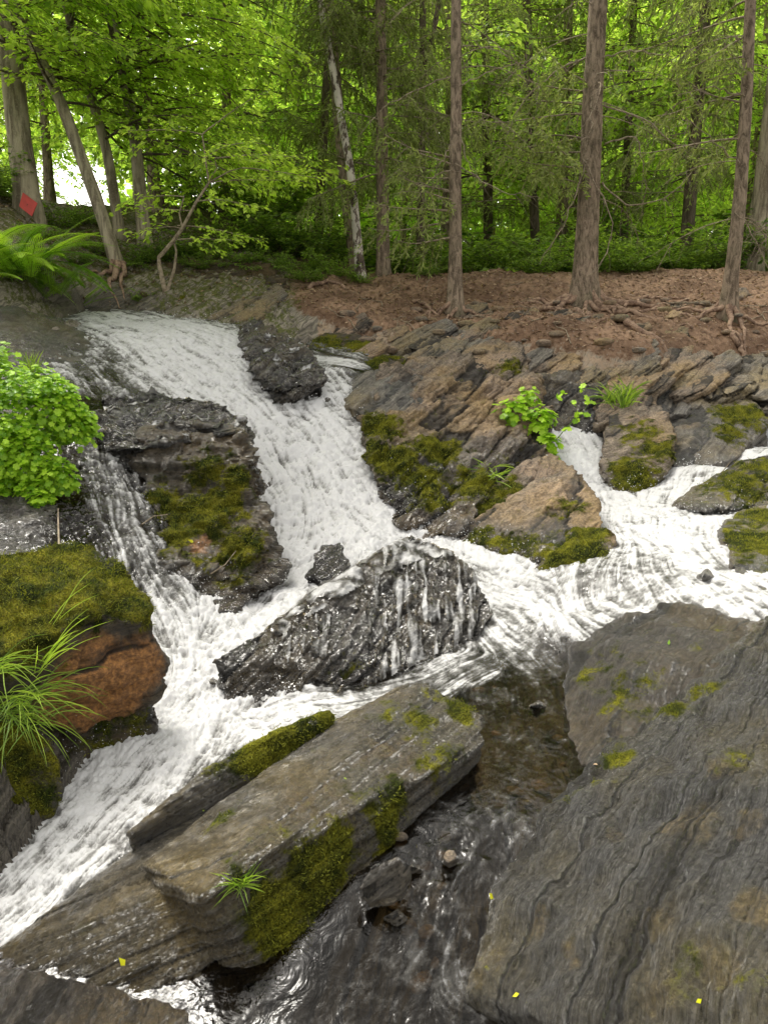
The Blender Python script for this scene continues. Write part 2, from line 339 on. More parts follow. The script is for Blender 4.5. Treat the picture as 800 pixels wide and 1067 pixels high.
def mat_ground():
    k = NT('woodland_ground'); pos = k.n('NewGeometry').outputs['Position']
    dirt = k.attr('dirt').outputs['Fac']; lay = k.attr('lay').outputs['Fac']; moss = k.attr('moss').outputs['Fac']; wet = k.attr('wet').outputs['Fac']; tn = k.attr('tan').outputs['Fac']
    n1 = k.noise(pos, 2.0, 5, 0.6); n2 = k.noise(pos, 14.0, 5, 0.65); n3 = k.noise(pos, 70.0, 4, 0.7)
    b1 = k.noise(pos, 2.2, 5, 0.6, '4D', k.math('MULTIPLY', lay, 55.0))
    dc = k.mix(k.ramp(n1, 0.35, 0.65), (0.15, 0.088, 0.052), (0.32, 0.205, 0.128))
    dc = k.mix(k.ramp(n2, 0.42, 0.7), dc, (0.08, 0.042, 0.022))
    dc = k.mix(k.ramp(n3, 0.55, 0.75, 0, .6), dc, (0.38, 0.27, 0.17))
    v = k.n('TexVoronoi', feature='F1'); k.t.links.new(pos, v.inputs['Vector']); v.inputs['Scale'].default_value = 22
    dc = k.mix(k.ramp(v.outputs['Distance'], 0.12, 0.2, .5, 0), dc, (0.30, 0.27, 0.23))
    rc = k.mix(k.ramp(b1, 0.36, 0.64), (0.09, 0.08, 0.062), (0.32, 0.28, 0.22))
    rc = k.mix(k.ramp(k.math('ADD', tn, k.math('SUBTRACT', n2, 0.5)), 0.2, 0.6), rc, (0.38, 0.28, 0.19))
    rc = k.mix(k.math('MULTIPLY', wet, 0.65), rc, (0.012, 0.010, 0.008))
    c = k.mix(k.ramp(k.math('ADD', dirt, k.math('MULTIPLY', k.math('SUBTRACT', n2, .5), 1.2)), .35, .65), rc, dc)
    mf = k.math('MULTIPLY', k.ramp(k.math('ADD', moss, k.math('MULTIPLY', k.math('SUBTRACT', n2, 0.5), 1.6)), 0.4, 0.62), 0.9)
    c = k.mix(mf, c, k.mix(k.ramp(n3, .3, .7), (0.03, 0.04, 0.006), (0.13, 0.14, 0.02)))
    b = k.n('BsdfPrincipled'); k.set(b, Base_Color=c, Roughness=k.math('MULTIPLY_ADD', wet, -0.6, 0.9))
    nrm = k.bump(k.math('ADD', n2, k.math('MULTIPLY', n3, .5)), .8, .03); k.t.links.new(nrm, b.inputs['Normal'])
    b.inputs['Specular IOR Level'].default_value = 0.35
    return k.surf(b.outputs[0])
M['ground'] = mat_ground()
tag(obj('ground', Pt2, grid_faces(NR, NCc), M['ground'], att={'dirt': dirt, 'lay': d, 'moss': gmoss, 'wet': gwet, 'tan': gtan}, origin=(0, 0, 0)), kind='structure')

# ------------------------------------------------------------------ water surface
WR, WC = 860, 800
Yw = np.geomspace(1.15, 9.3, WR); Sw = np.linspace(-0.72, 0.72, WC); ds = Sw[1] - Sw[0]; dl = math.log(Yw[1] / Yw[0])
Xw = Yw[:, None] * Sw[None]; Ywg = np.repeat(Yw[:, None], WC, 1)
def up4(a, rows, cols):
    r = np.clip(np.arange(rows) / 4, 0, a.shape[0] - 1.001); c = np.clip(np.arange(cols) / 4, 0, a.shape[1] - 1.001)
    i = r.astype(int); j = c.astype(int); fr = (r - i)[:, None]; fc = (c - j)[None]
    return a[i][:, j] * (1 - fr) * (1 - fc) + a[i][:, j + 1] * (1 - fr) * fc + a[i + 1][:, j] * fr * (1 - fc) + a[i + 1][:, j + 1] * fr * fc
xc = np.r_[Xw[::4], Xw[-1:]][:, ::4]; xc = np.c_[xc, xc[:, -1:]]
yc = np.r_[Ywg[::4], Ywg[-1:]][:, ::4]; yc = np.c_[yc, yc[:, -1:]]
zc = water_tps(xc, yc)
gzc = ground_z(xc.ravel(), yc.ravel()).reshape(xc.shape)
Q = np.zeros((xc.size, 4)); W8 = np.zeros(xc.size); near = np.zeros(xc.size)
A = np.c_[xc.ravel(), yc.ravel()]
for i in range(0, len(A), 8000):
    d2 = ((A[i:i + 8000, None] - SEG[None, :, :2]) ** 2).sum(-1)
    w = np.exp(-d2 / (SEG[None, :, 5] * 0.75) ** 2) + 1e-12 / (d2 + 1e-3)
    ws = w.sum(1); W8[i:i + 8000] = ws; near[i:i + 8000] = (np.sqrt(d2) / SEG[None, :, 5]).min(1)
    Q[i:i + 8000] = (w @ SEG[:, [3, 4, 6, 7]]) / ws[:, None]
Q = Q.reshape(*xc.shape, 4); near = near.reshape(xc.shape)
z0 = up4(zc, WR, WC); foam0 = up4(Q[..., 0], WR, WC); rough = up4(Q[..., 1], WR, WC); fx = up4(Q[..., 2], WR, WC); fy = up4(Q[..., 3], WR, WC); nearf = up4(near, WR, WC)
pw = np.stack([Xw.ravel(), Ywg.ravel(), z0.ravel()], -1).astype(np.float32)
# waves bend the streaks
wob = fbm(pw * 2.3 + 40, 3).reshape(WR, WC) * 0.6
cw, sw = np.cos(wob), np.sin(wob); fx, fy = fx * cw - fy * sw, fx * sw + fy * cw
vi = fy / (Ywg * dl); vj = (fx - Sw[None] * fy) / (Ywg * ds); vl = np.hypot(vi, vj) + 1e-9; vi /= vl; vj /= vl
def blur(a, n):
    for _ in range(n):
        a = (np.roll(a, 1, 0) + np.roll(a, -1, 0) + 2 * a) / 4; a = (np.roll(a, 1, 1) + np.roll(a, -1, 1) + 2 * a) / 4
    return a
def norm(a): return (a - a.mean()) / (a.std() + 1e-9)
def lic(src, steps, h=1.0):
    acc = src.copy()
    for sg in (1, -1):
        ii = np.repeat(np.arange(WR, dtype=float)[:, None], WC, 1); jj = np.repeat(np.arange(WC, dtype=float)[None], WR, 0)
        for _ in range(steps):
            a = np.clip(np.rint(ii), 0, WR - 1).astype(int); b = np.clip(np.rint(jj), 0, WC - 1).astype(int)
            ii += sg * h * vi[a, b]; jj += sg * h * vj[a, b]
            a = np.clip(np.rint(ii), 0, WR - 1).astype(int); b = np.clip(np.rint(jj), 0, WC - 1).astype(int)
            acc += src[a, b]
    return norm(acc)
wn = rng.normal(size=(WR, WC))
L0 = lic(wn, 9); L1 = lic(blur(wn, 1), 16); L2 = lic(blur(rng.normal(size=(WR, WC)), 5), 20, 1.6)
tb = fbm(pw * np.array([5, 5, 5]), 5, 0.6).reshape(WR, WC); tbr = fbm(pw * 11 + 9, 4, 0.6, True).reshape(WR, WC); tb3 = fbm(pw * 34 + 3, 3, .6).reshape(WR, WC)
LM0 = .5 + .5 * fbm(pw * 3 + 77, 2).reshape(WR, WC); tb4 = fbm(pw * 75 + 13, 2, .6).reshape(WR, WC); turb = sstep(.015, .035, rough)
zz = z0 + rough * (.55 + .45 * turb) * (0.95 * tb + turb * (0.40 * tbr + 0.21 * tb3 + .09 * tb4) + (1 - turb) * (.2 * tbr + .05 * tb3) + (.25 + .75 * turb) * (0.028 * L2 + 0.032 * L1 * LM0 + .018 * L0))
LM = .5 + .5 * fbm(pw * 3 + 77, 2).reshape(WR, WC); foam = foam0 * .88 + 0.04 * L2 + 0.07 * L1 * LM + .04 * L0 + 0.34 * tb + 0.24 * tbr + .12 * tb3
calm = sstep(.5, .2, foam0); foam = foam * (1 - calm) + calm * (foam0 * .9 + .02 * L1 + .02 * L2 + .34 * tb + .22 * tbr)
foam = np.where(nearf > .7, foam - sstep(.7, 2.2, nearf) * 0.45, foam)
keep = nearf < 3.6
fc = grid_faces(WR, WC); kf = keep.ravel()[fc].all(1)
gfin = ground_z(Xw.ravel(), Ywg.ravel()).reshape(WR, WC)
kf &= ((zz - gfin).ravel()[fc] > -0.06).any(1)
def mat_water():
    k = NT('stream_water'); pos = k.n('NewGeometry').outputs['Position']; fo = k.attr('foam').outputs['Fac']
    n1 = k.noise(pos, 45.0, 4, 0.7, dist=.6); n2 = k.noise(pos, 110.0, 3, 0.7, dist=.5); n0 = k.noise(pos, 6.0, 4, .6)
    f = k.math('ADD', fo, k.math('MULTIPLY', k.math('SUBTRACT', n1, .5), .35)); f = k.math('ADD', f, k.math('MULTIPLY', k.math('SUBTRACT', n2, .5), .2))
    cov = k.ramp(f, 0.22, 0.85, 0.0, .97)
    fr = k.n('Fresnel'); fr.inputs['IOR'].default_value = 1.33
    nrm = k.bump(k.noise(pos, 12.0, 4, .55, dist=.8), .40, .02)
    k.t.links.new(nrm, fr.inputs['Normal'])
    tr = k.n('BsdfTransparent'); tr.inputs[0].default_value = (0.48, 0.42, 0.30, 1)
    gl = k.n('BsdfGlossy'); gl.inputs['Roughness'].default_value = .16; k.t.links.new(nrm, gl.inputs['Normal'])
    clear = k.n('MixShader'); k.t.links.new(k.math('MULTIPLY', fr.outputs[0], 1.15, clamp=True), clear.inputs[0]); k.t.links.new(tr.outputs[0], clear.inputs[1]); k.t.links.new(gl.outputs[0], clear.inputs[2])
    body = k.n('BsdfPrincipled'); fc_ = k.mix(k.ramp(k.math('ADD', k.math('ADD', f, k.math('MULTIPLY', k.attr('streak').outputs['Fac'], .24)), k.math('MULTIPLY', k.math('SUBTRACT', n0, .5), .8)), .45, 1.15), (0.22, 0.215, 0.20), (0.84, 0.84, 0.84))
    fn = k.bump(k.math('ADD', n1, k.math('MULTIPLY', n2, .6)), .45, .012)
    k.set(body, Base_Color=fc_, Roughness=.42, Normal=fn)
    tlc = k.n('BsdfTranslucent'); k.t.links.new(fc_, tlc.inputs[0]); bd = k.n('MixShader'); bd.inputs[0].default_value = .30; k.t.links.new(body.outputs[0], bd.inputs[1]); k.t.links.new(tlc.outputs[0], bd.inputs[2])
    mx = k.n('MixShader'); k.t.links.new(cov, mx.inputs[0]); k.t.links.new(clear.outputs[0], mx.inputs[1]); k.t.links.new(bd.outputs[0], mx.inputs[2])
    return k.surf(mx.outputs[0])
M['water'] = mat_water()
used = np.unique(fc[kf]); remap = -np.ones(WR * WC, dtype=np.int64); remap[used] = np.arange(len(used))
PW = np.stack([Xw.ravel(), Ywg.ravel(), zz.ravel()], -1)
tag(obj('stream_water', PW[used], remap[fc[kf]], M['water'], att={'foam': foam.ravel()[used], 'streak': (L1 * .26 * LM + L2 * .10 + L0 * .24 + 1.2 * tbr + .5 * tb3).ravel()[used]}, origin=(0, 0, 0)), kind='structure')
def water_z(x, y):
    return float(water_tps(np.array([x]), np.array([y]))[0])
# flying drops over the roughest water
def drops(name, pts, rad):
    ico = np.array([[1,0,0],[-1,0,0],[0,1,0],[0,-1,0],[0,0,1],[0,0,-1]], float)
    fi = np.array([[0,2,4],[2,1,4],[1,3,4],[3,0,4],[2,0,5],[1,2,5],[3,1,5],[0,3,5]])
    V = pts[:, None] + ico[None] * rad[:, None, None] * rng.uniform(.6, 1.4, (len(pts), 1, 3))
    Fa = (fi[None] + np.arange(len(pts))[:, None, None] * 6).reshape(-1, 3)
    return V.reshape(-1, 3), Fa
k = NT('spray_drops'); b = k.n('BsdfPrincipled'); k.set(b, Base_Color=(.85, .85, .85), Roughness=.2); M['spray'] = k.surf(b.outputs[0])
ok = np.nonzero((foam.ravel() > .55) & (rough.ravel() > .034) & (nearf.ravel() < 1.7))[0]
pk = rng.choice(ok, 9000); pp = PW[pk].copy(); up = rng.exponential(.035, len(pk)); pp[:, 2] += up + .01; pp[:, :2] += rng.normal(0, .03, (len(pk), 2))
V_, F_ = drops('spray', pp, rng.uniform(.0012, .0032, len(pk)) * np.clip(pp[:, 1] / 4, .5, 1.6))
tag(obj('water_spray', V_, F_, M['spray'], origin=(0, 0, 0)), 'white spray of tiny drops thrown up along the rapids', 'spray', kind='stuff')
# ------------------------------------------------------------------ rocks
BVHS = []
def hull_mesh(pts):
    bm = bmesh.new()
    for p in pts: bm.verts.new(p)
    r = bmesh.ops.convex_hull(bm, input=bm.verts)
    bad = [g for g in r['geom_interior'] if isinstance(g, bmesh.types.BMVert)]
    bmesh.ops.delete(bm, geom=bad, context='VERTS')
    loose = [v for v in bm.verts if not v.link_faces]
    bmesh.ops.delete(bm, geom=loose, context='VERTS')
    bmesh.ops.recalc_face_normals(bm, faces=bm.faces)
    return bm
ROCKS = {}; MOSSY = []
def rock(name, label, cat, mat, hulls, voxel=0.015, n=BED, t=0.07, amp=0.03, lump=0.02, drop=0.35, moss=(), tan=(), orange=(), wet=0.0, wetline=None, mossup=0.15, block=3.0, smooth=3, warp=.03, axis=None, seed=None, group=None, carve=None):
    """hulls: lists of survey points (px, py, v); every point gets a twin `drop` lower, so the rock goes on into the bed"""
    seed = seed if seed is not None else len(ROCKS) * 7
    allv = []; allf = []; off = 0
    for H in hulls:
        pts = [P(*q[:3]) for q in H]; c = np.mean(pts, 0)
        pts += [np.array([c[0] + (p[0] - c[0]) * .94, c[1] + (p[1] - c[1]) * .94 + 0.03, p[2] - drop]) for p in pts]
        bm = hull_mesh(pts); bm.verts.ensure_lookup_table()
        allv += [tuple(v.co) for v in bm.verts]; bm.verts.index_update(); allf += [[v.index + off for v in f.verts] for f in bm.faces]; off += len(bm.verts); bm.free()
    me = bpy.data.meshes.new('tmp'); me.from_pydata(allv, [], allf); o = bpy.data.objects.new('tmp', me); C.objects.link(o)
    md = o.modifiers.new('r', 'REMESH'); md.mode = 'VOXEL'; md.voxel_size = voxel
    if smooth:
        ms = o.modifiers.new('s', 'SMOOTH'); ms.iterations = smooth; ms.factor = .5
    dg = bpy.context.evaluated_depsgraph_get(); dg.update(); ev = o.evaluated_get(dg); m2 = ev.to_mesh()
    nv = len(m2.vertices); V = np.empty(nv * 3, np.float32); m2.vertices.foreach_get('co', V); V = V.reshape(-1, 3).astype(np.float64)
    N = np.empty(nv * 3, np.float32); m2.vertex_normals.foreach_get('vector', N); N = N.reshape(-1, 3).astype(np.float64)
    nf = len(m2.polygons); lt = np.empty(nf, np.int32); m2.polygons.foreach_get('loop_total', lt); li = np.empty(len(m2.loops), np.int32); m2.loops.foreach_get('vertex_index', li)
    quads = li.reshape(-1, 4) if (lt == 4).all() else None
    if quads is None:
        ls = np.concatenate([[0], np.cumsum(lt)[:-1]]); quads = np.array([li[a:a + 4] for a, q in zip(ls, lt) if q == 4])
    ev.to_mesh_clear(); bpy.data.objects.remove(o); bpy.data.meshes.remove(me)
    n = np.asarray(n, float); n /= np.linalg.norm(n)
    # large warp first, then ledges, then grain
    Wp = V + 1e-9
    V = V + N * (lump * 1.4 * fbm(Wp * 2.6 + seed, 3) + lump * 1.2 * fbm(Wp * 7 + seed, 3))[:, None]
    d, st = strata(V, n, t, amp * 1.5, seed, block, warp, axis)
    par = np.abs(N @ n); side = N - (N @ n)[:, None] * n; side /= np.linalg.norm(side, axis=1)[:, None] + 1e-6
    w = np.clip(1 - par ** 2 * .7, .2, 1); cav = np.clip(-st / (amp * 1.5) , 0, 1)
    V = V + (side * .45 + N * .55) * (st * w)[:, None]
    V = V + N * (voxel * .55 * fbm(V * 26 + 3, 3) + (lump * .35 + .002) * fbm(V * 15, 3, .6, True) * .6)[:, None]
    px, py = proj(V)
    def blobs(L):
        a = np.zeros(len(V))
        for (bx, by, r, s) in L:
            dd = np.hypot(px - bx, py - by); fr = N[:, 1] < 0.45
            cand = np.nonzero((dd < max(10, r * .4)) & fr)[0]
            if not len(cand): continue
            dep = V[cand, 1]; c = V[cand[dep <= dep.min() + .25]].mean(0); rm = r * c[1] / F
            a = np.maximum(a, s * np.exp(-(((V - c) ** 2).sum(1)) / (rm * rm) * .9))
        return a
    ms_ = blobs(moss); ms_ = np.clip(ms_ + mossup * np.clip(N[:, 2], 0, 1) ** 2 + .25 * ms_ * fbm(V * 5, 3), 0, 1.3)
    tn = np.clip(blobs(tan), 0, 1); og = blobs(orange); ms_ *= 1 - .9 * np.clip(og, 0, 1)
    # moss cushions stand out from the stone
    ms0 = np.clip(ms_, 0, 1)
    if len(moss): V = V + N * (sstep(.35, .9, ms0) * (voxel * .8 * (fbm(V * 30, 3) * .8 + .5) + .006))[:, None]
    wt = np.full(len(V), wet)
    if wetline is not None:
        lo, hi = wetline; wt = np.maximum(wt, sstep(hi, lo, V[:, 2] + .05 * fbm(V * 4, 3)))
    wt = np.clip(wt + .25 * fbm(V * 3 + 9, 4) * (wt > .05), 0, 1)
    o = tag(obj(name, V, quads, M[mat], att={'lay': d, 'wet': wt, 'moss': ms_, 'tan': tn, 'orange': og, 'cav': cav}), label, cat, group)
    BVHS.append((o, BVHTree.FromPolygons([tuple(v) for v in V[:, :]], quads.tolist())) ) if False else None
    ROCKS[label] = (o, V, quads, N)
    if len(moss): MOSSY.append((o, V, N, ms_, voxel))
    return o, V, quads, N
H = np.array
AX = H([.53, .84, .10]); AX /= np.linalg.norm(AX); SIDE = np.cross(AX, [0, 0, 1.0]); NSL = -SIDE * .45 + H([0, 0, .9]); TB = H([.57, .55, .17]); TB /= np.linalg.norm(TB); SB = np.cross(TB, [0, 0, 1.0]); SB /= np.linalg.norm(SB); NBG = SB * .85 + np.cross(SB, TB) * .5
FLATL = (-0.05, -0.25, 0.95)     # near-level beds, left face
SLAB = (-0.20, 0.06, 0.97)
SLABR = (-0.42, -0.12, 0.9)
# --- foreground
rock('fallen_slab', 'long wet grey slab lying diagonally across the front of the stream, with a mossy end face', 'rock', 'rock_slab',
 [[(498,742,-1.395),(440,712,-1.33),(352,748,-1.37),(240,835,-1.44),(150,900,-1.53),(208,932,-1.42),(238,902,-1.40),(503,772,-1.43),(496,795,-1.56),(285,1013,-1.69),(222,998,-1.67)],
  [(352,752,-1.385),(425,712,-1.36),(300,800,-1.42),(140,885,-1.585),(0,985,-1.70),(-60,1040,-1.78),(60,1090,-1.80),(200,1040,-1.735),(218,985,-1.62),(420,800,-1.46),(230,915,-1.50)]],
 voxel=.0075, n=NSL, t=.05, amp=.011, lump=.010, warp=.018, axis=AX, drop=.30, wetline=(-1.72, -1.52), wet=.72, mossup=.12, block=6, seed=3,
 moss=[(285,950,50,1.0),(330,910,50,1.05),(400,850,42,.8),(350,885,36,.95),(465,790,36,.6),(310,975,36,.9),(250,915,26,.6),(430,745,40,.45),(480,735,30,.65),(235,850,20,.5)], tan=[(330,850,90,.5),(420,790,80,.45),(230,900,40,.3)])
rock('mossy_ledge', 'narrow moss-topped ledge on the upper left edge of the long front slab', 'rock', 'rock_slab',
 [[(345,742,-1.335),(322,750,-1.33),(285,765,-1.35),(232,790,-1.38),(170,835,-1.44),(133,868,-1.50),(138,880,-1.60),(235,826,-1.46),(345,762,-1.40)]],
 voxel=.008, n=NSL, axis=AX, warp=.018, t=.05, amp=.012, lump=.012, wet=.5, wetline=(-1.6, -1.5), moss=[(300,768,46,1.1),(260,785,34,1.0),(335,752,30,.9),(220,800,24,.6)], mossup=.1, seed=5)
rock('boulder', 'huge sloping wet slate boulder filling the lower right corner', 'rock', 'rock_slate',
 [[(492,1036,-1.70),(500,985,-1.66),(522,905,-1.58),(560,850,-1.52),(615,795,-1.46),(665,757,-1.40),(735,700,-1.28),(800,648,-1.14),(880,600,-1.02),(1000,640,-.92),(1050,900,-1.0),(1000,1150,-1.18),(850,1180,-1.30),(640,1085,-1.68),(570,1052,-1.71),
   (640,880,-1.38),(760,800,-1.22),(700,960,-1.32)]],
 voxel=.0085, n=NBG, axis=TB, warp=.012, t=.12, amp=.0045, lump=.034, block=9, drop=.45, wet=.85, wetline=(-1.72, -1.4), mossup=.10, seed=8,
 moss=[(640,790,26,.7),(700,742,26,.75),(730,722,22,.75),(520,1010,22,.6),(720,1000,30,.55),(670,735,16,.5),(770,790,30,.3),(600,830,30,.35),(620,815,24,.4),(720,1030,34,.45),(790,1020,30,.4)], tan=[(720,860,46,.62),(690,1035,40,.5),(560,960,24,.45),(780,860,40,.4),(690,960,38,.6),(745,1000,40,.7),(515,1020,36,.9),(755,800,34,.5),(590,1000,30,.4),(790,950,34,.75),(640,870,24,.4)])
rock('boulder', 'dark wet rock with green streaks behind the big right-hand boulder', 'rock', 'rock_dark',
 [[(592,765,-1.50),(588,715,-1.44),(600,672,-1.36),(640,648,-1.31),(690,628,-1.25),(742,640,-1.24),(800,652,-1.2),(860,660,-1.2),(800,700,-1.24),(735,720,-1.33),(660,772,-1.46),(612,800,-1.52),(665,690,-1.28)]],
 voxel=.009, n=NBG, axis=TB, warp=.012, t=.10, amp=.006, lump=.03, wet=.55, seed=12, moss=[(660,720,40,.45),(620,700,30,.4)], tan=[(690,700,26,.4)])
# --- rock under the fan of water
rock('cascade_rock', 'dark rock in mid-stream with thin curtains of water running down its face', 'rock', 'rock_dark',
 [[(222,690,-1.36),(245,748,-1.58),(300,738,-1.56),(380,722,-1.56),(470,692,-1.50),(516,640,-1.36),(486,586,4.10),(430,554,4.28),(325,620,3.88),(375,588,4.08),(506,615,3.9)]],
 voxel=.010, n=(-.55, -.1, .83), t=.085, amp=.020, lump=.03, wet=.7, wetline=(-1.5, -1.2), tan=[(430,650,30,.35),(300,690,40,.2)], moss=[(360,690,26,.45),(400,640,20,.3)], mossup=.02, seed=14)
rock('stone', 'small dark rock breaking through the white water above the mid-stream rock', 'rock', 'rock_dark',
 [[(316,602,4.30),(335,568,4.55),(357,564,4.58),(364,585,4.38),(350,607,4.25)]], voxel=.012, t=.05, amp=.02, lump=.02, wet=.8, drop=.2, mossup=0)
# --- left pillar between the two falls
rock('cliff_block', 'tall layered rock with moss cushions standing between the two falls', 'rock', 'rock_moss',
 [[(135,455,5.15),(170,440,5.1),(235,436,5.15),(252,446,5.0),(272,500,4.9),(160,470,4.95),(152,520,4.65),(265,540,4.55)],
  [(155,500,4.8),(262,492,4.85),(280,545,4.5),(278,590,4.3),(250,640,3.98),(166,600,4.1),(156,560,4.35)],
  [(170,575,4.15),(262,600,4.1),(228,662,-1.50),(190,655,-1.46),(165,615,-1.30)]],
 voxel=.012, n=FLATL, t=.17, amp=.075, lump=.05, wet=.45, wetline=(-1.4, -.9), mossup=.22, drop=.3, seed=21,
 moss=[(165,525,26,1.1),(215,530,40,1.0),(245,500,22,.9),(200,560,45,.85),(250,570,34,.8),(220,490,30,.7),(190,545,24,.9),(245,600,24,.5)], orange=[(208,570,14,.9),(215,562,9,.9)], tan=[(200,460,30,.4),(170,620,30,.35)])
rock('rock_ledge', 'stack of thin wet ledges the water trickles over, left of the main fall', 'rock', 'rock_dark',
 [[(98,440,5.15),(108,415,5.6),(160,404,5.9),(238,420,5.65),(262,444,5.25),(125,452,5.05),(250,458,5.05),(108,470,4.8)]],
 voxel=.013, n=FLATL, t=.10, amp=.06, lump=.06, wet=.75, tan=[(130,450,40,.3)], mossup=.08, seed=23)
rock('bank_rock', 'dark wet sloping rock below the fern, water film running off it', 'rock', 'rock_dark',
 [[(-120,300,6.9),(0,318,6.9),(60,330,7.2),(110,360,6.9),(132,392,6.4),(105,420,5.7),(40,440,5.2),(-60,440,5.0),(-160,420,5.2),(40,370,6.2)]],
 voxel=.016, n=(.35, -.3, .9), t=.09, amp=.03, lump=.03, wet=.7, tan=[(60,370,50,.45)], mossup=.05, seed=26)
rock('bank_rock', 'shadowed bank rock beneath the bright green plant', 'rock', 'rock_dark',
 [[(-140,430,4.9),(20,440,5.1),(62,470,4.95),(72,530,4.45),(105,590,4.05),(85,610,3.75),(30,600,3.5),(-120,620,3.3),(-60,500,4.2),(60,520,4.3)]],
 voxel=.015, n=(.1, -.2, .95), t=.09, amp=.045, lump=.04, wet=.7, moss=[(88,520,20,.7),(95,560,18,.6)], mossup=.08, seed=29)
# --- left bank boulders
rock('mossy_boulder', 'moss-covered boulder with a rust orange lower face beside the left chute', 'rock', 'rock_moss',
 [[(-60,600,-.82),(0,580,-.80),(60,568,-.80),(98,562,-.80),(130,590,-.90),(160,650,-1.08),(168,690,-1.25),(158,725,-1.36),(80,745,-1.36),(40,690,-1.18),(-60,720,-1.1),(100,640,-.98)]],
 voxel=.011, n=(.2, -.25, .9), t=.12, amp=.018, lump=.03, drop=.08, mossup=.30, wet=.15, seed=31,
 moss=[(60,600,80,1.1),(120,620,60,1.1),(30,650,60,1.1),(130,680,34,.75),(90,650,50,.8),(10,600,50,1.0)], orange=[(110,712,58,1.3),(75,730,42,1.2),(142,695,38,1.1)])
rock('stone_block', 'dark undercut block below the rust orange boulder face', 'rock', 'rock_moss',
 [[(72,745,-1.38),(160,722,-1.40),(162,745,-1.46),(130,785,-1.58),(75,798,-1.58),(60,770,-1.5),(40,745,-1.36)]],
 voxel=.010, n=(.2, -.25, .9), t=.09, amp=.02, lump=.02, drop=.2, wet=.5, moss=[(110,765,34,.65),(140,745,24,.6)], seed=33)
rock('mossy_boulder', 'dark moss-coated boulder at the left edge beneath the long grass', 'rock', 'rock_moss',
 [[(-80,755,-1.25),(0,750,-1.27),(40,762,-1.34),(62,800,-1.46),(58,850,-1.60),(0,885,-1.68),(-80,900,-1.68),(-100,820,-1.4)]],
 voxel=.010, n=(.2, -.25, .9), t=.10, amp=.015, lump=.02, drop=.2, wet=.3, mossup=.4, moss=[(10,790,50,1.0),(30,830,40,.9),(0,850,40,.7)], seed=35)
rock('stone_shelf', 'low black wet shelf at the foot of the left boulders', 'rock', 'rock_dark',
 [[(60,790,-1.56),(135,775,-1.56),(140,800,-1.60),(60,850,-1.64),(20,880,-1.68)]], voxel=.010, t=.05, amp=.02, lump=.02, wet=.9, drop=.15, mossup=0)
# --- middle outcrop
rock('outcrop_block', 'big bedded outcrop between the two falls, bare tan stone on its upper right', 'rock', 'rock_tan',
 [[(392,392,6.9),(402,372,7.5),(470,368,7.7),(545,372,7.5),(556,398,7.0),(545,425,6.6),(440,452,6.0),(392,440,6.2),(470,400,6.75)],
  [(375,430,6.2),(450,440,6.1),(540,415,6.6),(575,440,6.4),(570,480,5.9),(520,520,5.35),(470,548,4.95),(420,545,5.0),(390,500,5.4)]],
 voxel=.013, n=BED, t=.15, amp=.08, lump=.06, drop=.5, block=4, wetline=(-1.2, -.35), mossup=.18, seed=41,  # wet near the water; the dark tone higher up is painted shade
 moss=[(395,445,22,1.0),(410,480,30,1.0),(455,470,26,1.1),(440,500,30,.8),(500,500,36,.8),(385,470,20,.9),(450,520,24,.7),(530,380,20,.55),(540,500,30,.5)], tan=[(480,410,45,1.1),(520,400,40,1.1),(500,440,34,.7),(450,450,24,.5)])
rock('outcrop_block', 'dark water-worn rock on the edge of the main fall, left of the tan outcrop', 'rock', 'rock_grey',
 [[(350,398,7.0),(385,385,7.2),(440,378,7.3),(455,398,6.85),(452,428,6.4),(385,440,6.1),(368,425,6.3),(395,400,6.7)]],
 voxel=.014, n=BED, t=.09, amp=.03, lump=.03, wet=.35, mossup=.1, seed=43, moss=[(385,430,12,.5)])
rock('mossy_stone', 'flat stone with a bright yellow-green moss cap at the top of the outcrop', 'rock', 'rock_moss',
 [[(350,398,7.05),(365,385,7.3),(400,370,7.6),(424,370,7.6),(426,385,7.3),(390,398,7.0)]],
 voxel=.013, n=BED, t=.06, amp=.02, lump=.02, drop=.15, mossup=.3, moss=[(405,380,24,1.2),(375,392,18,.9)], seed=45)
rock('pointed_rock', 'wedge-shaped mossy rock pointing into the pool where the two falls meet', 'rock', 'rock_tan',
 [[(470,572,-1.28),(475,552,4.95),(520,535,5.0),(568,495,5.4),(600,490,5.4),(612,512,5.1),(632,560,4.5),(645,602,-1.27),(605,612,-1.32),(560,580,4.45),(520,572,-1.25),(585,540,4.75)]],
 voxel=.011, n=BED, t=.10, amp=.045, lump=.035, drop=.35, wetline=(-1.25, -1.05), mossup=.15, seed=47,
 moss=[(600,580,34,1.1),(615,560,24,1.0),(580,590,24,.8),(530,570,24,.7),(555,570,30,.6),(590,530,20,.5),(500,560,20,.7)], tan=[(580,510,34,.9),(545,525,24,.5)])
rock('rock_slab', 'slanting moss-streaked bed of rock below the leafy plant', 'rock', 'rock_tan',
 [[(440,560,4.95),(480,535,5.15),(540,485,5.6),(575,470,5.9),(600,490,5.6),(570,520,5.2),(500,565,4.85)]],
 voxel=.012, n=BED, t=.07, amp=.035, lump=.025, drop=.3, wetline=(-1.25, -1.0), mossup=.2, moss=[(500,530,34,.9),(530,510,24,.7),(460,550,24,.8)], tan=[(560,490,24,.8)], seed=49)
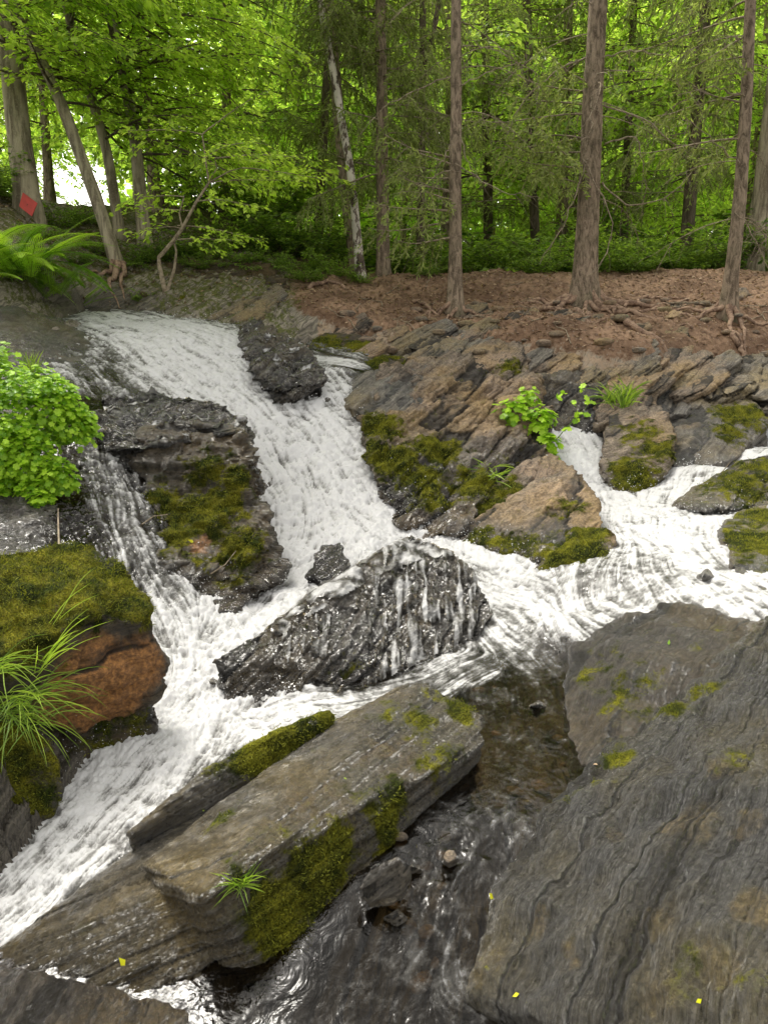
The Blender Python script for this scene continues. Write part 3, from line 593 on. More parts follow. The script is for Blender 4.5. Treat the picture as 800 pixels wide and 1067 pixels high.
# --- dark shelves right of the top of the fall
rock('rock_shelf', 'broken black wet shelf on the right lip of the top fall', 'rock', 'rock_dark',
 [[(250,345,7.65),(262,336,7.9),(300,350,7.6),(328,370,7.1),(342,396,6.5),(285,404,6.25),(262,378,6.7)]],
 voxel=.014, n=BED, t=.10, amp=.06, lump=.06, drop=.3, wet=.75, mossup=.06, seed=51)
rock('mossy_stone', 'low mossy rock above the small side trickle near the top fall', 'rock', 'rock_moss',
 [[(305,360,8.0),(320,348,8.3),(365,345,8.4),(398,358,8.1),(390,370,7.7),(330,372,7.7)]],
 voxel=.014, n=BED, t=.06, amp=.025, lump=.02, drop=.2, mossup=.2, moss=[(340,357,24,.8),(375,362,24,1.0)], seed=53)
# --- right side
rock('mossy_block', 'upright mossy block in the middle of the right-hand fall', 'rock', 'rock_tan',
 [[(632,432,6.7),(660,422,6.8),(690,420,6.8),(702,455,6.2),(697,500,-1.0),(680,516,-1.08),(645,512,-1.05),(625,480,6.1),(640,450,6.4)]],
 voxel=.012, n=(-.3, -.2, .92), t=.12, amp=.03, lump=.03, drop=.3, wetline=(-1.15, -.8), mossup=.15, seed=55,
 moss=[(660,495,30,1.0),(685,470,24,.8),(665,450,30,.6),(650,500,24,.8)], tan=[(670,435,34,.6)])
rock('rock_wall', 'shadowed black cleft wall where the right-hand fall comes out', 'rock', 'rock_dark',
 [[(552,392,7.2),(600,385,7.5),(645,385,7.5),(650,420,7.0),(640,470,6.5),(608,470,6.45),(590,440,6.8),(560,430,6.8)]],
 voxel=.015, n=BED, t=.12, amp=.06, lump=.04, drop=.4, wet=.5, mossup=.05, seed=57)
rock('outcrop_ledge', 'pale brown bedded ledge under the grass tuft above the right-hand fall', 'rock', 'rock_tan',
 [[(618,400,7.3),(640,378,7.6),(680,382,7.6),(684,418,6.9),(650,440,6.6),(622,440,6.7)]],
 voxel=.013, n=BED, t=.08, amp=.04, lump=.02, drop=.3, tan=[(640,400,40,1.0)], mossup=.12, seed=59)
rock('boulder', 'dark blunt-nosed rock jutting out over the cleft beneath the pale ledges on the right', 'rock', 'rock_grey',
 [[(676,402,7.3),(690,392,7.6),(735,390,7.6),(742,412,7.2),(715,432,6.9),(680,428,6.9)]],
 voxel=.013, n=BED, t=.08, amp=.03, lump=.02, drop=.12, wet=.4, mossup=.05, tan=[(725,405,16,.9)], seed=61)
rock('boulder', 'smooth dark wet boulder with a mossy top left of the thin right-edge trickle', 'rock', 'rock_grey',
 [[(690,440,6.9),(730,415,7.2),(752,402,7.4),(788,418,7.0),(800,440,6.7),(770,475,6.2),(720,492,5.95),(700,485,6.0)],
  [(730,412,7.3),(755,395,7.5),(765,405,7.3),(745,440,6.8)]],
 voxel=.012, n=BED, t=.12, amp=.018, lump=.03, drop=.35, wet=.3, wetline=(-1.0, -.7), mossup=.12, seed=63,
 moss=[(750,405,16,1.1),(772,430,26,1.1),(760,450,22,.8)], tan=[(715,440,20,.5)])
rock('boulder', 'low sloping mossy rock with a dead twig on it, right of the pool', 'rock', 'rock_grey',
 [[(700,524,-1.04),(728,502,5.45),(772,478,5.6),(830,466,5.7),(845,522,5.1),(790,532,4.95),(740,531,-1.02)]],
 voxel=.012, n=(-.5, 0, .86), t=.08, amp=.022, lump=.02, drop=.3, wetline=(-1.05, -.85), mossup=.15, moss=[(770,500,40,.75),(790,485,24,.8)], seed=65)
rock('boulder', 'green-stained dark boulder at the right edge above the pool outflow', 'rock', 'rock_grey',
 [[(752,545,-1.06),(790,515,5.3),(850,500,5.5),(900,560,4.8),(840,625,-1.2),(790,615,-1.18),(762,590,-1.14)]],
 voxel=.011, n=(-.3, -.3, .9), t=.08, amp=.025, lump=.02, drop=.3, wet=.25, wetline=(-1.15, -.95), mossup=.3, moss=[(785,560,40,.8),(795,535,30,.7)], seed=67)
rock('boulder', 'small black wet rock at the right edge beside the lower boulder', 'rock', 'rock_dark',
 [[(778,650,-1.17),(800,640,-1.13),(850,640,-1.1),(840,680,-1.2),(790,672,-1.19)]], voxel=.010, wet=.8, t=.04, amp=.015, lump=.015, drop=.2, mossup=0)
for i, (L, lab, s) in enumerate([([(560,395,7.3),(600,372,7.7),(625,358,8.0),(655,362,7.9),(640,388,7.5),(600,398,7.2)], 'pale tilted schist ledge above the black cleft', .7),
   ([(690,398,7.4),(740,372,7.8),(790,368,7.9),(830,380,7.6),(800,400,7.2),(740,415,7.0)], 'long pale grey slab sloping toward the right edge above the boulders', .3),
   ([(745,392,7.5),(800,370,7.8),(860,372,7.8),(870,400,7.2),(800,418,6.9)], 'pale rock slab at the right edge above the trickle', .3),
   ([(470,372,7.6),(510,352,8.1),(545,358,8.0),(552,374,7.5),(500,385,7.2)], 'stepped tan ledge at the top of the big outcrop', .8),
   ([(300,352,8.3),(350,335,8.8),(420,340,8.7),(405,356,8.2),(340,362,8.0)], 'brown slanting ledges behind the side trickle', .7),
   ([(420,362,7.9),(450,343,8.4),(500,338,8.6),(520,350,8.2),(480,366,7.7)], 'grey layered slabs below the slender spruce', .3),
   ([(545,372,7.7),(575,352,8.2),(620,348,8.3),(615,366,7.9),(580,380,7.5)], 'thin schist plates in the bank below the thick spruce', .3),
   ([(650,385,7.6),(680,362,8.1),(720,360,8.1),(715,382,7.7),(690,395,7.4)], 'worn tan plates of rock below the tangled roots', .9)]):
    rock('bedrock_ledge', lab, 'rock', 'rock_tan' if s > .5 else 'rock_grey', [L], voxel=.014, n=BED, t=.06, amp=.035, lump=.02, drop=.25, tan=[(np.mean([q[0] for q in L]), np.mean([q[1] for q in L]), 40, s)], mossup=.10, seed=70 + i)
rock('rock_shelf', 'dark mossy layered shelf across the back of the upper stream', 'rock', 'rock_moss',
 [[(160,322,8.9),(185,300,9.3),(300,296,9.5),(305,318,9.0),(250,334,8.6),(175,334,8.6)]], voxel=.02, n=(-.15, -.1, .97), t=.12, amp=.06, lump=.04, drop=.35, mossup=.35, wet=.2, seed=81, moss=[(200,308,30,.6),(280,300,30,.5)])
rock('rock_shelf', 'grey brown slanted rock lying at the foot of the wooded bank', 'rock', 'rock_grey',
 [[(215,333,8.5),(240,318,8.9),(290,296,9.3),(300,312,9.0),(270,334,8.5)]], voxel=.016, n=BED, t=.06, amp=.035, lump=.025, drop=.25, mossup=.12, seed=83, tan=[(260,320,40,.5)])
rock('rock_shelf', 'mossy earth-topped bank rock below the leaning trees on the left', 'rock', 'rock_moss',
 [[(100,310,9.0),(115,280,9.5),(200,272,9.7),(280,276,9.8),(300,300,9.4),(180,306,9.1)]], voxel=.02, n=(-.1, -.1, .98), t=.13, amp=.07, lump=.06, drop=.4, mossup=.35, seed=85, tan=[(150,290,40,.3)])
rock('stone', 'dark stone sticking out of the water at the top of the fall', 'rock', 'rock_dark',
 [[(78,326,8.4),(92,318,8.7),(115,320,8.6),(118,328,8.3)]], voxel=.015, wet=.4, t=.05, amp=.02, lump=.01, drop=.1)
rock('stone', 'grey pebble-like stone beside the dark right edge of the long front slab', 'rock', 'rock_grey',
 [[(372,925,-1.52),(385,900,-1.46),(415,892,-1.45),(430,902,-1.48),(420,925,-1.54),(385,940,-1.57)]], voxel=.007, wet=.35, t=.03, amp=.004, lump=.01, drop=.06, mossup=0, smooth=5)
rock('stone', 'flat dark stone awash in the lower left corner', 'rock', 'rock_dark',
 [[(-60,1000,-1.69),(30,1012,-1.66),(120,1032,-1.66),(195,1058,-1.67),(200,1130,-1.72),(-80,1130,-1.72)]], voxel=.009, wet=.9, t=.03, amp=.008, lump=.012, drop=.1, mossup=0)
for i in range(22):
    a = rng.uniform(400, 830); b_ = rng.uniform(305, 352); Y = np.interp(b_, [300, 330, 360], [10.2, 9.1, 8.0]); x_ = P(a, b_, Y); z_ = ground_z(x_[0], x_[1])[0]; r = rng.uniform(10, 26)
    b0_ = 533.5 - F * ((z_ * CP + x_[1] * SP) / (x_[1] * CP - z_ * SP)); L = [(a - r, b0_ + r * .25, Y - .1), (a - r * .4, b0_ - r * .2, Y + .1), (a + r * .7, b0_ - r * .35, Y + .15), (a + r, b0_, Y), (a, b0_ + r * .35, Y - .15)]
    rock('embedded_rock', 'weathered rock half buried in the brown dirt bank', 'rock', ['rock_tan', 'rock_grey'][i % 2], [L], voxel=.014, n=BED, t=.05, amp=.02, lump=.02, drop=.12, tan=[(a, b0_, 30, rng.uniform(.3, 1))], mossup=.1, seed=200 + i, group='rocks half buried in the dirt bank')
for i in range(42):
    a = rng.uniform(300, 850); b_ = np.interp(a, [300, 420, 620, 800], [350, 358, 374, 384]) + rng.uniform(-16, 26); Y = np.interp(b_, [335, 365, 400], [8.6, 7.8, 7.2]); r = rng.uniform(16, 46)
    L = [(a - r, b_ + r * .42, Y - .12), (a - r * .5, b_ + r * .05, Y + .12), (a + r * .7, b_ - r * .42, Y + .2), (a + r, b_ - r * .2, Y), (a + r * .4, b_ + r * .2, Y - .14), (a - r * .6, b_ + r * .55, Y - .2)]
    rock('schist_slab', 'thin tilted schist slab jutting out along the edge of the dirt bank', 'rock', ['rock_tan', 'rock_grey'][i % 2], [L], voxel=.013, n=BED, t=.05, amp=.025, lump=.012, drop=.10, tan=[(a, b_, 30, rng.uniform(.2, .9))], mossup=.08, seed=100 + i, group='tilted schist slabs along the dirt bank')
for (a, b, z, r, lab) in ((430,905,-1.575,12,'small brown cobble in the gap right of the grey stone'),(470,895,-1.56,10,'small wet cobble in the outflow riffle'),(412,955,-1.61,14,'dark cobble below the grey stone'),(640,748,-1.49,13,'small wet cobble against the rock in the lower pool'),(222,712,-1.50,10,'little black rock breaking the foam left of the mid-stream rock'),(560,735,-1.50,10,'submerged cobble in the lower pool'),
                          (205,700,-1.50,8,'tiny rock in the foam under the left pillar'),(735,600,-1.165,10,'small dark rock in the pool near the green-stained boulder')):
    q = [(a - r, b, z), (a + r * .2, b - r * .8, z + .02), (a + r, b + r * .1, z), (a, b + r * .7, z - .02), (a - r * .2, b - r * .2, z + .035)]
    rock('cobble', lab, 'stone', 'rock_grey', [q], voxel=.007, wet=.7, t=.02, amp=.004, lump=.008, drop=.05, mossup=0, smooth=4)

# ------------------------------------------------------------------ thin veils of water clinging to the rocks
def veil(name, key, poly, thr, sc=(38, 38, 3.0), off=.006, seed=0, lab=None, dens=0.0):
    o, V, Q, N = [v for kk, v in ROCKS.items() if key in kk][0]
    px, py = proj(V); inside = np.zeros(len(V), bool); pl = np.array(poly, float); j = len(pl) - 1
    for i in range(len(pl)):
        xi, yi = pl[i]; xj, yj = pl[j]
        c = ((yi > py) != (yj > py)) & (px < (xj - xi) * (py - yi) / (yj - yi + 1e-9) + xi); inside ^= c; j = i
    s = fbm(V * np.array(sc) + seed + .6 * fbm(V * 4, 2)[:, None], 3, .6); m = fbm(V * 5 + seed, 3)
    val = s + .5 * m + dens; kv = inside & (val > thr) & ((N[:, 1] < .35) | (N[:, 2] > .3))
    kq = kv[Q].all(1); u = np.unique(Q[kq]); 
    if not len(u): return
    rm = -np.ones(len(V), np.int64); rm[u] = np.arange(len(u))
    VV = V[u] + N[u] * (off + .010 * np.clip(val[u] - thr, 0, 1))[:, None]
    tag(obj(name, VV, rm[Q[kq]], M['water'], att={'foam': np.clip(.20 + 1.5 * (val[u] - thr), 0, .86), 'streak': 0 * val[u]}, origin=(0, 0, 0)), kind='structure')
veil('water_veil', 'mid-stream with thin', [(395,575),(430,555),(490,590),(515,640),(500,665),(440,690),(380,720),(385,690),(400,650),(385,600)], -.08, sc=(34, 3, 3), seed=2)
veil('water_veil', 'mid-stream with thin', [(290,660),(330,640),(350,640),(345,700),(330,740),(295,740),(300,700)], -.02, sc=(32, 3, 3), seed=5)
veil('water_veil', 'mid-stream with thin', [(365,620),(400,600),(405,660),(400,725),(370,735),(380,680)], .0, sc=(36, 4, 4), seed=6)
veil('water_veil', 'mid-stream with thin', [(225,690),(330,610),(430,550),(480,580),(440,585),(400,598),(330,640),(250,690)], -.12, sc=(8, 8, 8), seed=8)
veil('water_veil', 'mid-stream with thin', [(225,690),(250,690),(262,745),(240,748)], .1, seed=9)
veil('water_veil', 'stack of thin wet', [(95,405),(262,405),(262,455),(95,470)], .02, sc=(14, 14, 8), seed=11)
veil('water_veil', 'tall layered', [(235,425),(262,440),(285,520),(270,525),(250,460)], .0, seed=12)
veil('water_veil', 'broken black', [(245,335),(335,360),(335,400),(262,400)], .10, sc=(12, 12, 8), seed=13)
# ------------------------------------------------------------------ plant materials
def mat_leaf(name, c0, c1, trans=0.45, tcol=None, rough=.5):
    k = NT(name); t = k.attr('tint').outputs['Fac']; pos = k.n('NewGeometry').outputs['Position']
    oi = k.n('ObjectInfo').outputs['Random']
    f = k.math('ADD', k.math('MULTIPLY', t, .75), k.math('MULTIPLY', k.noise(pos, .8, 2, .5), .5)); f = k.math('ADD', f, k.math('MULTIPLY', k.math('SUBTRACT', oi, .5), .25))
    c = k.mix(k.ramp(f, .15, .95), c0, c1)
    b = k.n('BsdfPrincipled'); k.set(b, Base_Color=c, Roughness=rough); b.inputs['Specular IOR Level'].default_value = .35
    tl = k.n('BsdfTranslucent'); k.set(tl, Color=k.mix(1.0, c, tcol or (1.75, 1.75, .9), 'MULTIPLY'))
    mx = k.n('MixShader'); mx.inputs[0].default_value = trans; k.t.links.new(b.outputs[0], mx.inputs[1]); k.t.links.new(tl.outputs[0], mx.inputs[2])
    return k.surf(mx.outputs[0])
M['leaf'] = mat_leaf('beech_leaf', (0.18, 0.30, 0.04), (0.56, 0.72, 0.13), .55)
M['leaf_far'] = mat_leaf('distant_leaf', (0.20, 0.33, 0.06), (0.58, 0.73, 0.20), .55)
M['leaf_under'] = mat_leaf('understory_leaf', (0.06, 0.12, 0.022), (0.24, 0.36, 0.06), .45)
M['needle'] = mat_leaf('spruce_needle', (0.13, 0.16, 0.045), (0.38, 0.46, 0.14), .45, (1.2, 1.2, .8), .7)
M['needle_new'] = mat_leaf('spruce_shoot', (0.14, 0.22, 0.03), (0.34, 0.47, 0.08), .35)
M['herb'] = mat_leaf('herb_leaf', (0.13, 0.29, 0.012), (0.48, 0.72, 0.05), .4, (1.3, 1.3, .8), .42)
M['fern'] = mat_leaf('fern_leaf', (0.12, 0.25, 0.02), (0.40, 0.60, 0.06), .45)
M['grass'] = mat_leaf('grass_blade', (0.12, 0.21, 0.025), (0.36, 0.50, 0.07), .4)
M['yellow'] = mat_leaf('fallen_leaf', (0.62, 0.60, 0.02), (0.75, 0.78, 0.04), .3)
M['litter'] = mat_leaf('leaf_litter', (0.09, 0.05, 0.028), (0.42, 0.30, 0.19), .1)
def mat_bark(name, c0, c1, vs=5.0, scale=14, green=(0.06, 0.075, 0.03), patch=None):
    k = NT(name); tc = k.n('TexCoord').outputs['Object']; mp = k.n('Mapping'); k.t.links.new(tc, mp.inputs[0]); mp.inputs['Scale'].default_value = (1, 1, 1 / vs)
    n = k.noise(mp.outputs[0], scale, 6, .65, dist=.6); n2 = k.noise(tc, 60, 4, .7); n3 = k.noise(tc, 3, 3, .6); t = k.attr('tint').outputs['Fac']
    c = k.mix(k.ramp(n, .36, .62), c0, c1); c = k.mix(k.ramp(n2, .5, .75, 0, .5), c, tuple(x * 1.35 for x in c1))
    if patch: c = k.mix(k.ramp(k.noise(mp.outputs[0], 9, 5, .7), .47, .53), c, patch)
    c = k.mix(k.math('MULTIPLY', k.ramp(n3, .4, .65), k.math('ADD', t, .18), clamp=True), c, green)
    b = k.n('BsdfPrincipled'); k.set(b, Base_Color=c, Roughness=.9, Normal=k.bump(k.math('ADD', n, k.math('MULTIPLY', n2, .4)), .9, .03)); b.inputs['Specular IOR Level'].default_value = .25
    return k.surf(b.outputs[0])
M['bark'] = mat_bark('spruce_bark', (0.12, 0.09, 0.062), (0.36, 0.28, 0.20), 3.0, 22)
M['bark_grey'] = mat_bark('grey_bark', (0.16, 0.13, 0.09), (0.44, 0.38, 0.27), 6.0, 12)
M['bark_dark'] = mat_bark('dark_bark', (0.06, 0.045, 0.032), (0.18, 0.14, 0.10), 4.0, 16)
M['bark_birch'] = mat_bark('birch_bark', (0.06, 0.045, 0.035), (0.20, 0.15, 0.12), 2.0, 10, patch=(0.70, 0.64, 0.55))
M['twig'] = mat_bark('dead_twig', (0.19, 0.15, 0.10), (0.44, 0.36, 0.26), 1.0, 20)
M['twig_red'] = mat_bark('red_twig', (0.10, 0.04, 0.03), (0.22, 0.10, 0.08), 1.0, 20, green=(.1, .05, .04))
M['root'] = mat_bark('root_bark', (0.16, 0.10, 0.07), (0.42, 0.29, 0.2), 1.0, 18, green=(.2, .14, .1))

# ------------------------------------------------------------------ leaf stamping
def unit(a): return a / (np.linalg.norm(a, axis=-1, keepdims=True) + 1e-9)
LEAF = (np.array([[0, 0, 0], [-.30, .38, .05], [0, 1, -.10], [.30, .38, .05], [0, .42, -.03]]), np.array([[0, 4, 1], [1, 4, 2], [0, 3, 4], [4, 3, 2]]))
DIAM = (np.array([[0, 0, 0], [-.33, .45, 0.04], [0, 1, -.08], [.33, .45, 0.04]]), np.array([[0, 3, 2, 1]]))
BLUNT = (np.array([[-.06, 0, 0], [-.5, .4, 0.05], [-.3, .9, 0], [.3, .9, 0], [.5, .4, 0.05], [.06, 0, 0]]), np.array([[0, 5, 4, 1], [1, 4, 3, 2]]))
NEED = (np.array([[-.05, 0, 0], [.05, 0, 0], [.035, 1, -.08], [-.035, 1, -.08]]), np.array([[0, 1, 2, 3]]))
def lobed(n=3, deep=.35):
    V = [(0, .05, 0)]; K = 22
    for i in range(K):
        a = -math.pi * .5 + 2 * math.pi * (i + .5) / K; r = .5 * (1 - deep * (.5 + .5 * math.cos(n * 2 * (a - math.pi / 2)) * -1)) * (1 + .06 * (-1) ** i)
        V.append((r * math.cos(a), .45 + r * math.sin(a), .04 * math.cos(3 * a)))
    return np.array(V), np.array([[0, 1 + i, 1 + (i + 1) % K] for i in range(K)])
LOB = lobed()
def stamp(mb, T, Pn, D, Nn, L, tint=None, wid=1.0):
    D = unit(D); X = unit(np.cross(D, Nn)); Z = np.cross(X, D); V, Fa = T
    L = np.broadcast_to(L, (len(Pn),)); W = L * wid
    out = Pn[:, None] + (V[None, :, 0, None] * X[:, None] + V[None, :, 2, None] * Z[:, None]) * W[:, None, None] + V[None, :, 1, None] * D[:, None] * L[:, None, None]
    t = rng.random(len(Pn)) if tint is None else tint
    mb.add(out.reshape(-1, 3), (Fa[None] + np.arange(len(Pn))[:, None, None] * len(V)).reshape(-1, Fa.shape[1]), np.repeat(t, len(V)))
def curve(p, d, L, n=8, droop=0.2, wig=.06, up=0.0):
    p = np.array(p, float); d = unit(np.array(d, float)); pts = [p.copy()]; st = L / (n - 1)
    for i in range(n - 1):
        d = unit(d + np.array([rng.normal(0, wig), rng.normal(0, wig), rng.normal(0, wig * .6) - droop * st + up * st])); p = p + d * st; pts.append(p.copy())
    return np.array(pts)
def bough(wood, leaf, p, d, L, T=DIAM, size=.075, dens=1.0, droop=.25, rad=.018, tilt=.35, flat=True):
    """one leafy bough: side twigs in a nearly level plane, leaves along them"""
    mc = curve(p, d, L, 9, droop, .07); wood.tube(mc, np.linspace(rad, rad * .2, 9), 5)
    ns = max(4, int(L * 9 * dens)); PP = []; DD = []
    for s in range(ns):
        t = .12 + .88 * (s + rng.random()) / ns; i = min(int(t * 8), 7); q = mc[i] + (mc[i + 1] - mc[i]) * (t * 8 - i); a = unit(mc[i + 1] - mc[i])
        side = unit(np.cross(a, [0, 0, 1.0])) * (1 if s % 2 else -1); dd = a * .65 + side * rng.uniform(.5, 1.1) + np.array([0, 0, rng.normal(0, .16)])
        l = L * .42 * (1.15 - t) * rng.uniform(.6, 1.2) + .12; tc = curve(q, dd, l, 5, .5, .09)
        wood.tube(tc, np.linspace(rad * .3, rad * .08, 5), 3)
        nl = max(4, int(l / (size * .34) * dens)); u = rng.random(nl) ** .8 * 3.999; j = u.astype(int); f = (u - j)[:, None]
        PP.append(tc[j] * (1 - f) + tc[j + 1] * f); ax = unit(tc[j + 1] - tc[j]); sd = np.cross(ax, [0, 0, 1.0]) * rng.choice([-1, 1], nl)[:, None]
        DD.append(ax * .7 + sd * rng.uniform(.3, 1.2, (nl, 1)) + rng.normal(0, .2, (nl, 3)) - np.array([0, 0, .18]))
    PP = np.concatenate(PP); DD = np.concatenate(DD); NN = unit(np.array([0, 0, 1.0]) + rng.normal(0, tilt, (len(PP), 3)))
    stamp(leaf, T, PP + rng.normal(0, size * .25, PP.shape), DD, NN, size * rng.uniform(.6, 1.25, len(PP)))
def sprucebough(wood, leaf, p, d, L, dens=1.0, dead=.0, rad=.014, hang=.45, shoots=None):
    mc = curve(p, d, L, 9, .5, .05); mc[:, 2] += .25 * L * np.linspace(0, 1, 9) ** 3; wood.tube(mc, np.linspace(rad, rad * .2, 9), 4)
    ns = int(L * 16 * dens)
    for s in range(ns):
        t = .15 + .85 * (s + rng.random()) / ns; i = min(int(t * 8), 7); q = mc[i] + (mc[i + 1] - mc[i]) * (t * 8 - i); a = unit(mc[i + 1] - mc[i])
        side = unit(np.cross(a, [0, 0, 1.0])) * (1 if s % 2 else -1); l = rng.uniform(.15, hang) * (1.2 - t * .5)
        tc = curve(q, a * .4 + side * rng.uniform(.2, .9) + np.array([0, 0, -.35]), l, 6, 2.8, .1); wood.tube(tc, np.linspace(.0032, .0015, 6), 3)
        if rng.random() < dead: continue
        nl = int(l * 85); u = rng.random(nl) * 4.999; j = u.astype(int); f = (u - j)[:, None]; pp = tc[j] * (1 - f) + tc[j + 1] * f
        ax = unit(tc[j + 1] - tc[j]); dd = ax + rng.normal(0, .55, (nl, 3))
        stamp(leaf, NEED, pp, dd, unit(rng.normal(0, 1, (nl, 3))), rng.uniform(.03, .075, nl), wid=2.6)
        if shoots is not None and rng.random() < .5:
            nk = 5; stamp(shoots, DIAM, np.repeat(tc[-1:], nk, 0), rng.normal(0, .6, (nk, 3)) + np.array([0, 0, -.6]), unit(rng.normal(0, 1, (nk, 3))), rng.uniform(.03, .06, nk), wid=.7)
def trunk(mb, pts, r0, r1, k=22, flare=0.0, lobes=5, ph=0.0, green=.5):
    """bark column through pts with a root flare"""
    pts = np.array(pts, float); seg = np.r_[0, np.cumsum(np.linalg.norm(np.diff(pts, axis=0), axis=1))]; n = max(24, int(seg[-1] / .09)); u = np.linspace(0, seg[-1], n)
    c = np.stack([np.interp(u, seg, pts[:, i]) for i in range(3)], -1)
    for _ in range(6): c[1:-1] = (c[:-2] + c[2:] + 2 * c[1:-1]) / 4
    c[:, 0] += .018 * perlin(np.c_[u * .9, u * 0 + ph, u * 0]) * min(1, seg[-1] / 3); r = r0 + (r1 - r0) * u / seg[-1]
    th = np.linspace(0, 2 * np.pi, k, endpoint=False)
    R = r[:, None] * (1 + flare * np.exp(-np.maximum(u - (.4 if flare else 0), 0) / .22)[:, None] * (1 + .6 * np.cos(lobes * th + ph)[None]) + .05 * np.cos(3 * th + ph)[None])
    V = np.stack([c[:, None, 0] + R * np.cos(th), c[:, None, 1] + R * np.sin(th), np.repeat(c[:, None, 2], k, 1)], -1).reshape(-1, 3)
    R2 = np.repeat(r, k); nz = fbm(V * np.array([9, 9, 3]) + ph * 3, 4, .6) * .09 * R2 + fbm(V * np.array([40, 40, 14]), 3) * .035 * R2
    cc = np.repeat(c, k, 0); dv = V - cc; V = cc + dv * (1 + nz / (np.linalg.norm(dv, axis=1) + 1e-6))[:, None]
    i = np.arange(n - 1)[:, None] * k; j = np.arange(k)[None]; j2 = (j + 1) % k
    mb.add(V, np.stack([i + j, i + j2, i + k + j2, i + k + j], -1).reshape(-1, 4), np.repeat(green * np.exp(-u / .5), k))
    return c
def gpt(px, py, Y):
    """the ground point seen at about px, at distance Y"""
    q = P(px, py, Y); return np.array([q[0], q[1], ground_z(q[0], q[1])[0] - .03])
def root_tubes(root, base, specs):
    for az, L, r in specs:
        n = 16; a = az; x, y = base[0] + .08 * math.cos(a), base[1] + .08 * math.sin(a); pts = []
        for i in range(n):
            t = i / (n - 1); z = ground_z(x, y)[0] + r * (1.0 - 1.0 * t) + .12 * math.exp(-t * 6) + .02 * math.sin(i * 1.1 + az * 5); pts.append((x, y, z)); a += rng.normal(0, .20); x += L / n * math.cos(a); y += L / n * math.sin(a)
        m = MB(); m.tube(pts, r * (1 - np.linspace(0, .88, n) ** .8), 7, .0); m.build('root', M['root'], root)

# ------------------------------------------------------------------ the trees one can tell apart
def tree_trunk(name, lab, cat, bpx, bpy_, Y, tpx, tpy, r0, mat='bark', H=7.0, flare=.5, mid=None, rtop=.45, Yt=None, roots=(), group=None, ph=0, green=.5):
    H = min(H, .62 * Y); b = gpt(bpx, bpy_, Y); t = P(tpx, tpy, Yt or Y)
    pts = [b - np.array([0, 0, .4]), b]
    if mid is not None: pts += [P(*m) for m in mid]
    pts.append(t); dirv = unit(pts[-1] - pts[-2]); rest = max(1.0, (H - (t[2] - b[2])) ); pts.append(t + unit(dirv + np.array([0, 0, .4])) * rest)
    e = empty(name, b, lab, cat, group)
    m = MB(); c = trunk(m, pts, r0, r0 * rtop, 24, flare, ph=ph, green=green); m.build('trunk', M[mat], e)
    root_tubes(e, b, roots)
    return e, c
def at_z(c, z):
    return np.array([np.interp(z, c[:, 2], c[:, i]) for i in range(3)])
def add_crown(e, c, kind, zs, L, n, az=(0, 2 * math.pi), size=.075, dens=1.0, mat='leaf', droop=.25, pitch=.15, dead=0.0, woodmat=None, shoots=False, hang=.45):
    wood = MB(); leaf = MB(); sh = MB() if shoots else None
    n = int(n * 1.15) if kind == 'spruce' else n; zs = (zs[0], min(zs[1], c[-1][2])); zs = zs if zs[1] > zs[0] else (zs[1] - .6, zs[1]); n = int(n * 1.0)
    for i in range(n):
        z = zs[0] + (zs[1] - zs[0]) * (i + rng.random()) / n; p = at_z(c, z); a = rng.uniform(*az); l = rng.uniform(*L)
        d = np.array([math.sin(a), math.cos(a), rng.normal(pitch, .15)])
        if kind == 'leafy': bough(wood, leaf, p, d, l, size=size, dens=dens, droop=droop)
        else: sprucebough(wood, leaf, p, d, l, dens, dead, shoots=sh, hang=hang)
    if wood.n: wood.build('branches', M[woodmat or ('bark_dark' if kind == 'leafy' else 'twig')], e)
    if leaf.n: leaf.build('crown', M[mat], e, smooth=False)
    if sh is not None and sh.n: sh.build('foliage', M['needle_new'], e, smooth=False)
def dead_branch(e, pts, r=.008, fork=3, hangers=10, mat='twig'):
    m = MB(); pts = np.array([P(*q) for q in pts]); n = 14; seg = np.linspace(0, len(pts) - 1, n)
    c = np.stack([np.interp(seg, range(len(pts)), pts[:, i]) for i in range(3)], -1)
    c[1:-1] = (c[:-2] + c[2:] + 2 * c[1:-1]) / 4; c[1:-1] += rng.normal(0, .012, (n - 2, 3))
    m.tube(c, np.linspace(r, r * .35, n), 5); par = m.build('dead_branch', M[mat], e); m = MB()
    for _ in range(hangers):
        i = rng.integers(2, n); q = curve(c[i], unit(c[min(i, n - 1)] - c[i - 1]) * .4 + rng.normal(0, .6, 3) + np.array([0, 0, -.3]), rng.uniform(.1, .5), 7, 1.6, .16); m.tube(q, np.linspace(r * .3, r * .12, 7), 3)
    m.build('twigs', M[mat], par)
def twiggy(e, c, zs, n, L=(.5, 1.5), az=(0, 6.28)):
    """dead, drooping lower branches of a spruce, in one net of fine grey twigs"""
    m = MB()
    for i in range(n):
        p = at_z(c, rng.uniform(*zs)); a = rng.uniform(*az); l = rng.uniform(*L); q = curve(p, (math.sin(a), math.cos(a), .1), l, 9, .8, .08)
        m.tube(q, np.linspace(.007, .002, 9), 4)
        for _ in range(int(l * 16)):
            i = rng.integers(1, 9); s = curve(q[i], rng.normal(0, .6, 3) + np.array([0, 0, -.4]), rng.uniform(.12, .45), 6, 1.8, .16); m.tube(s, np.linspace(.0028, .0012, 6), 3)
    m.build('twigs', M['twig'], e)

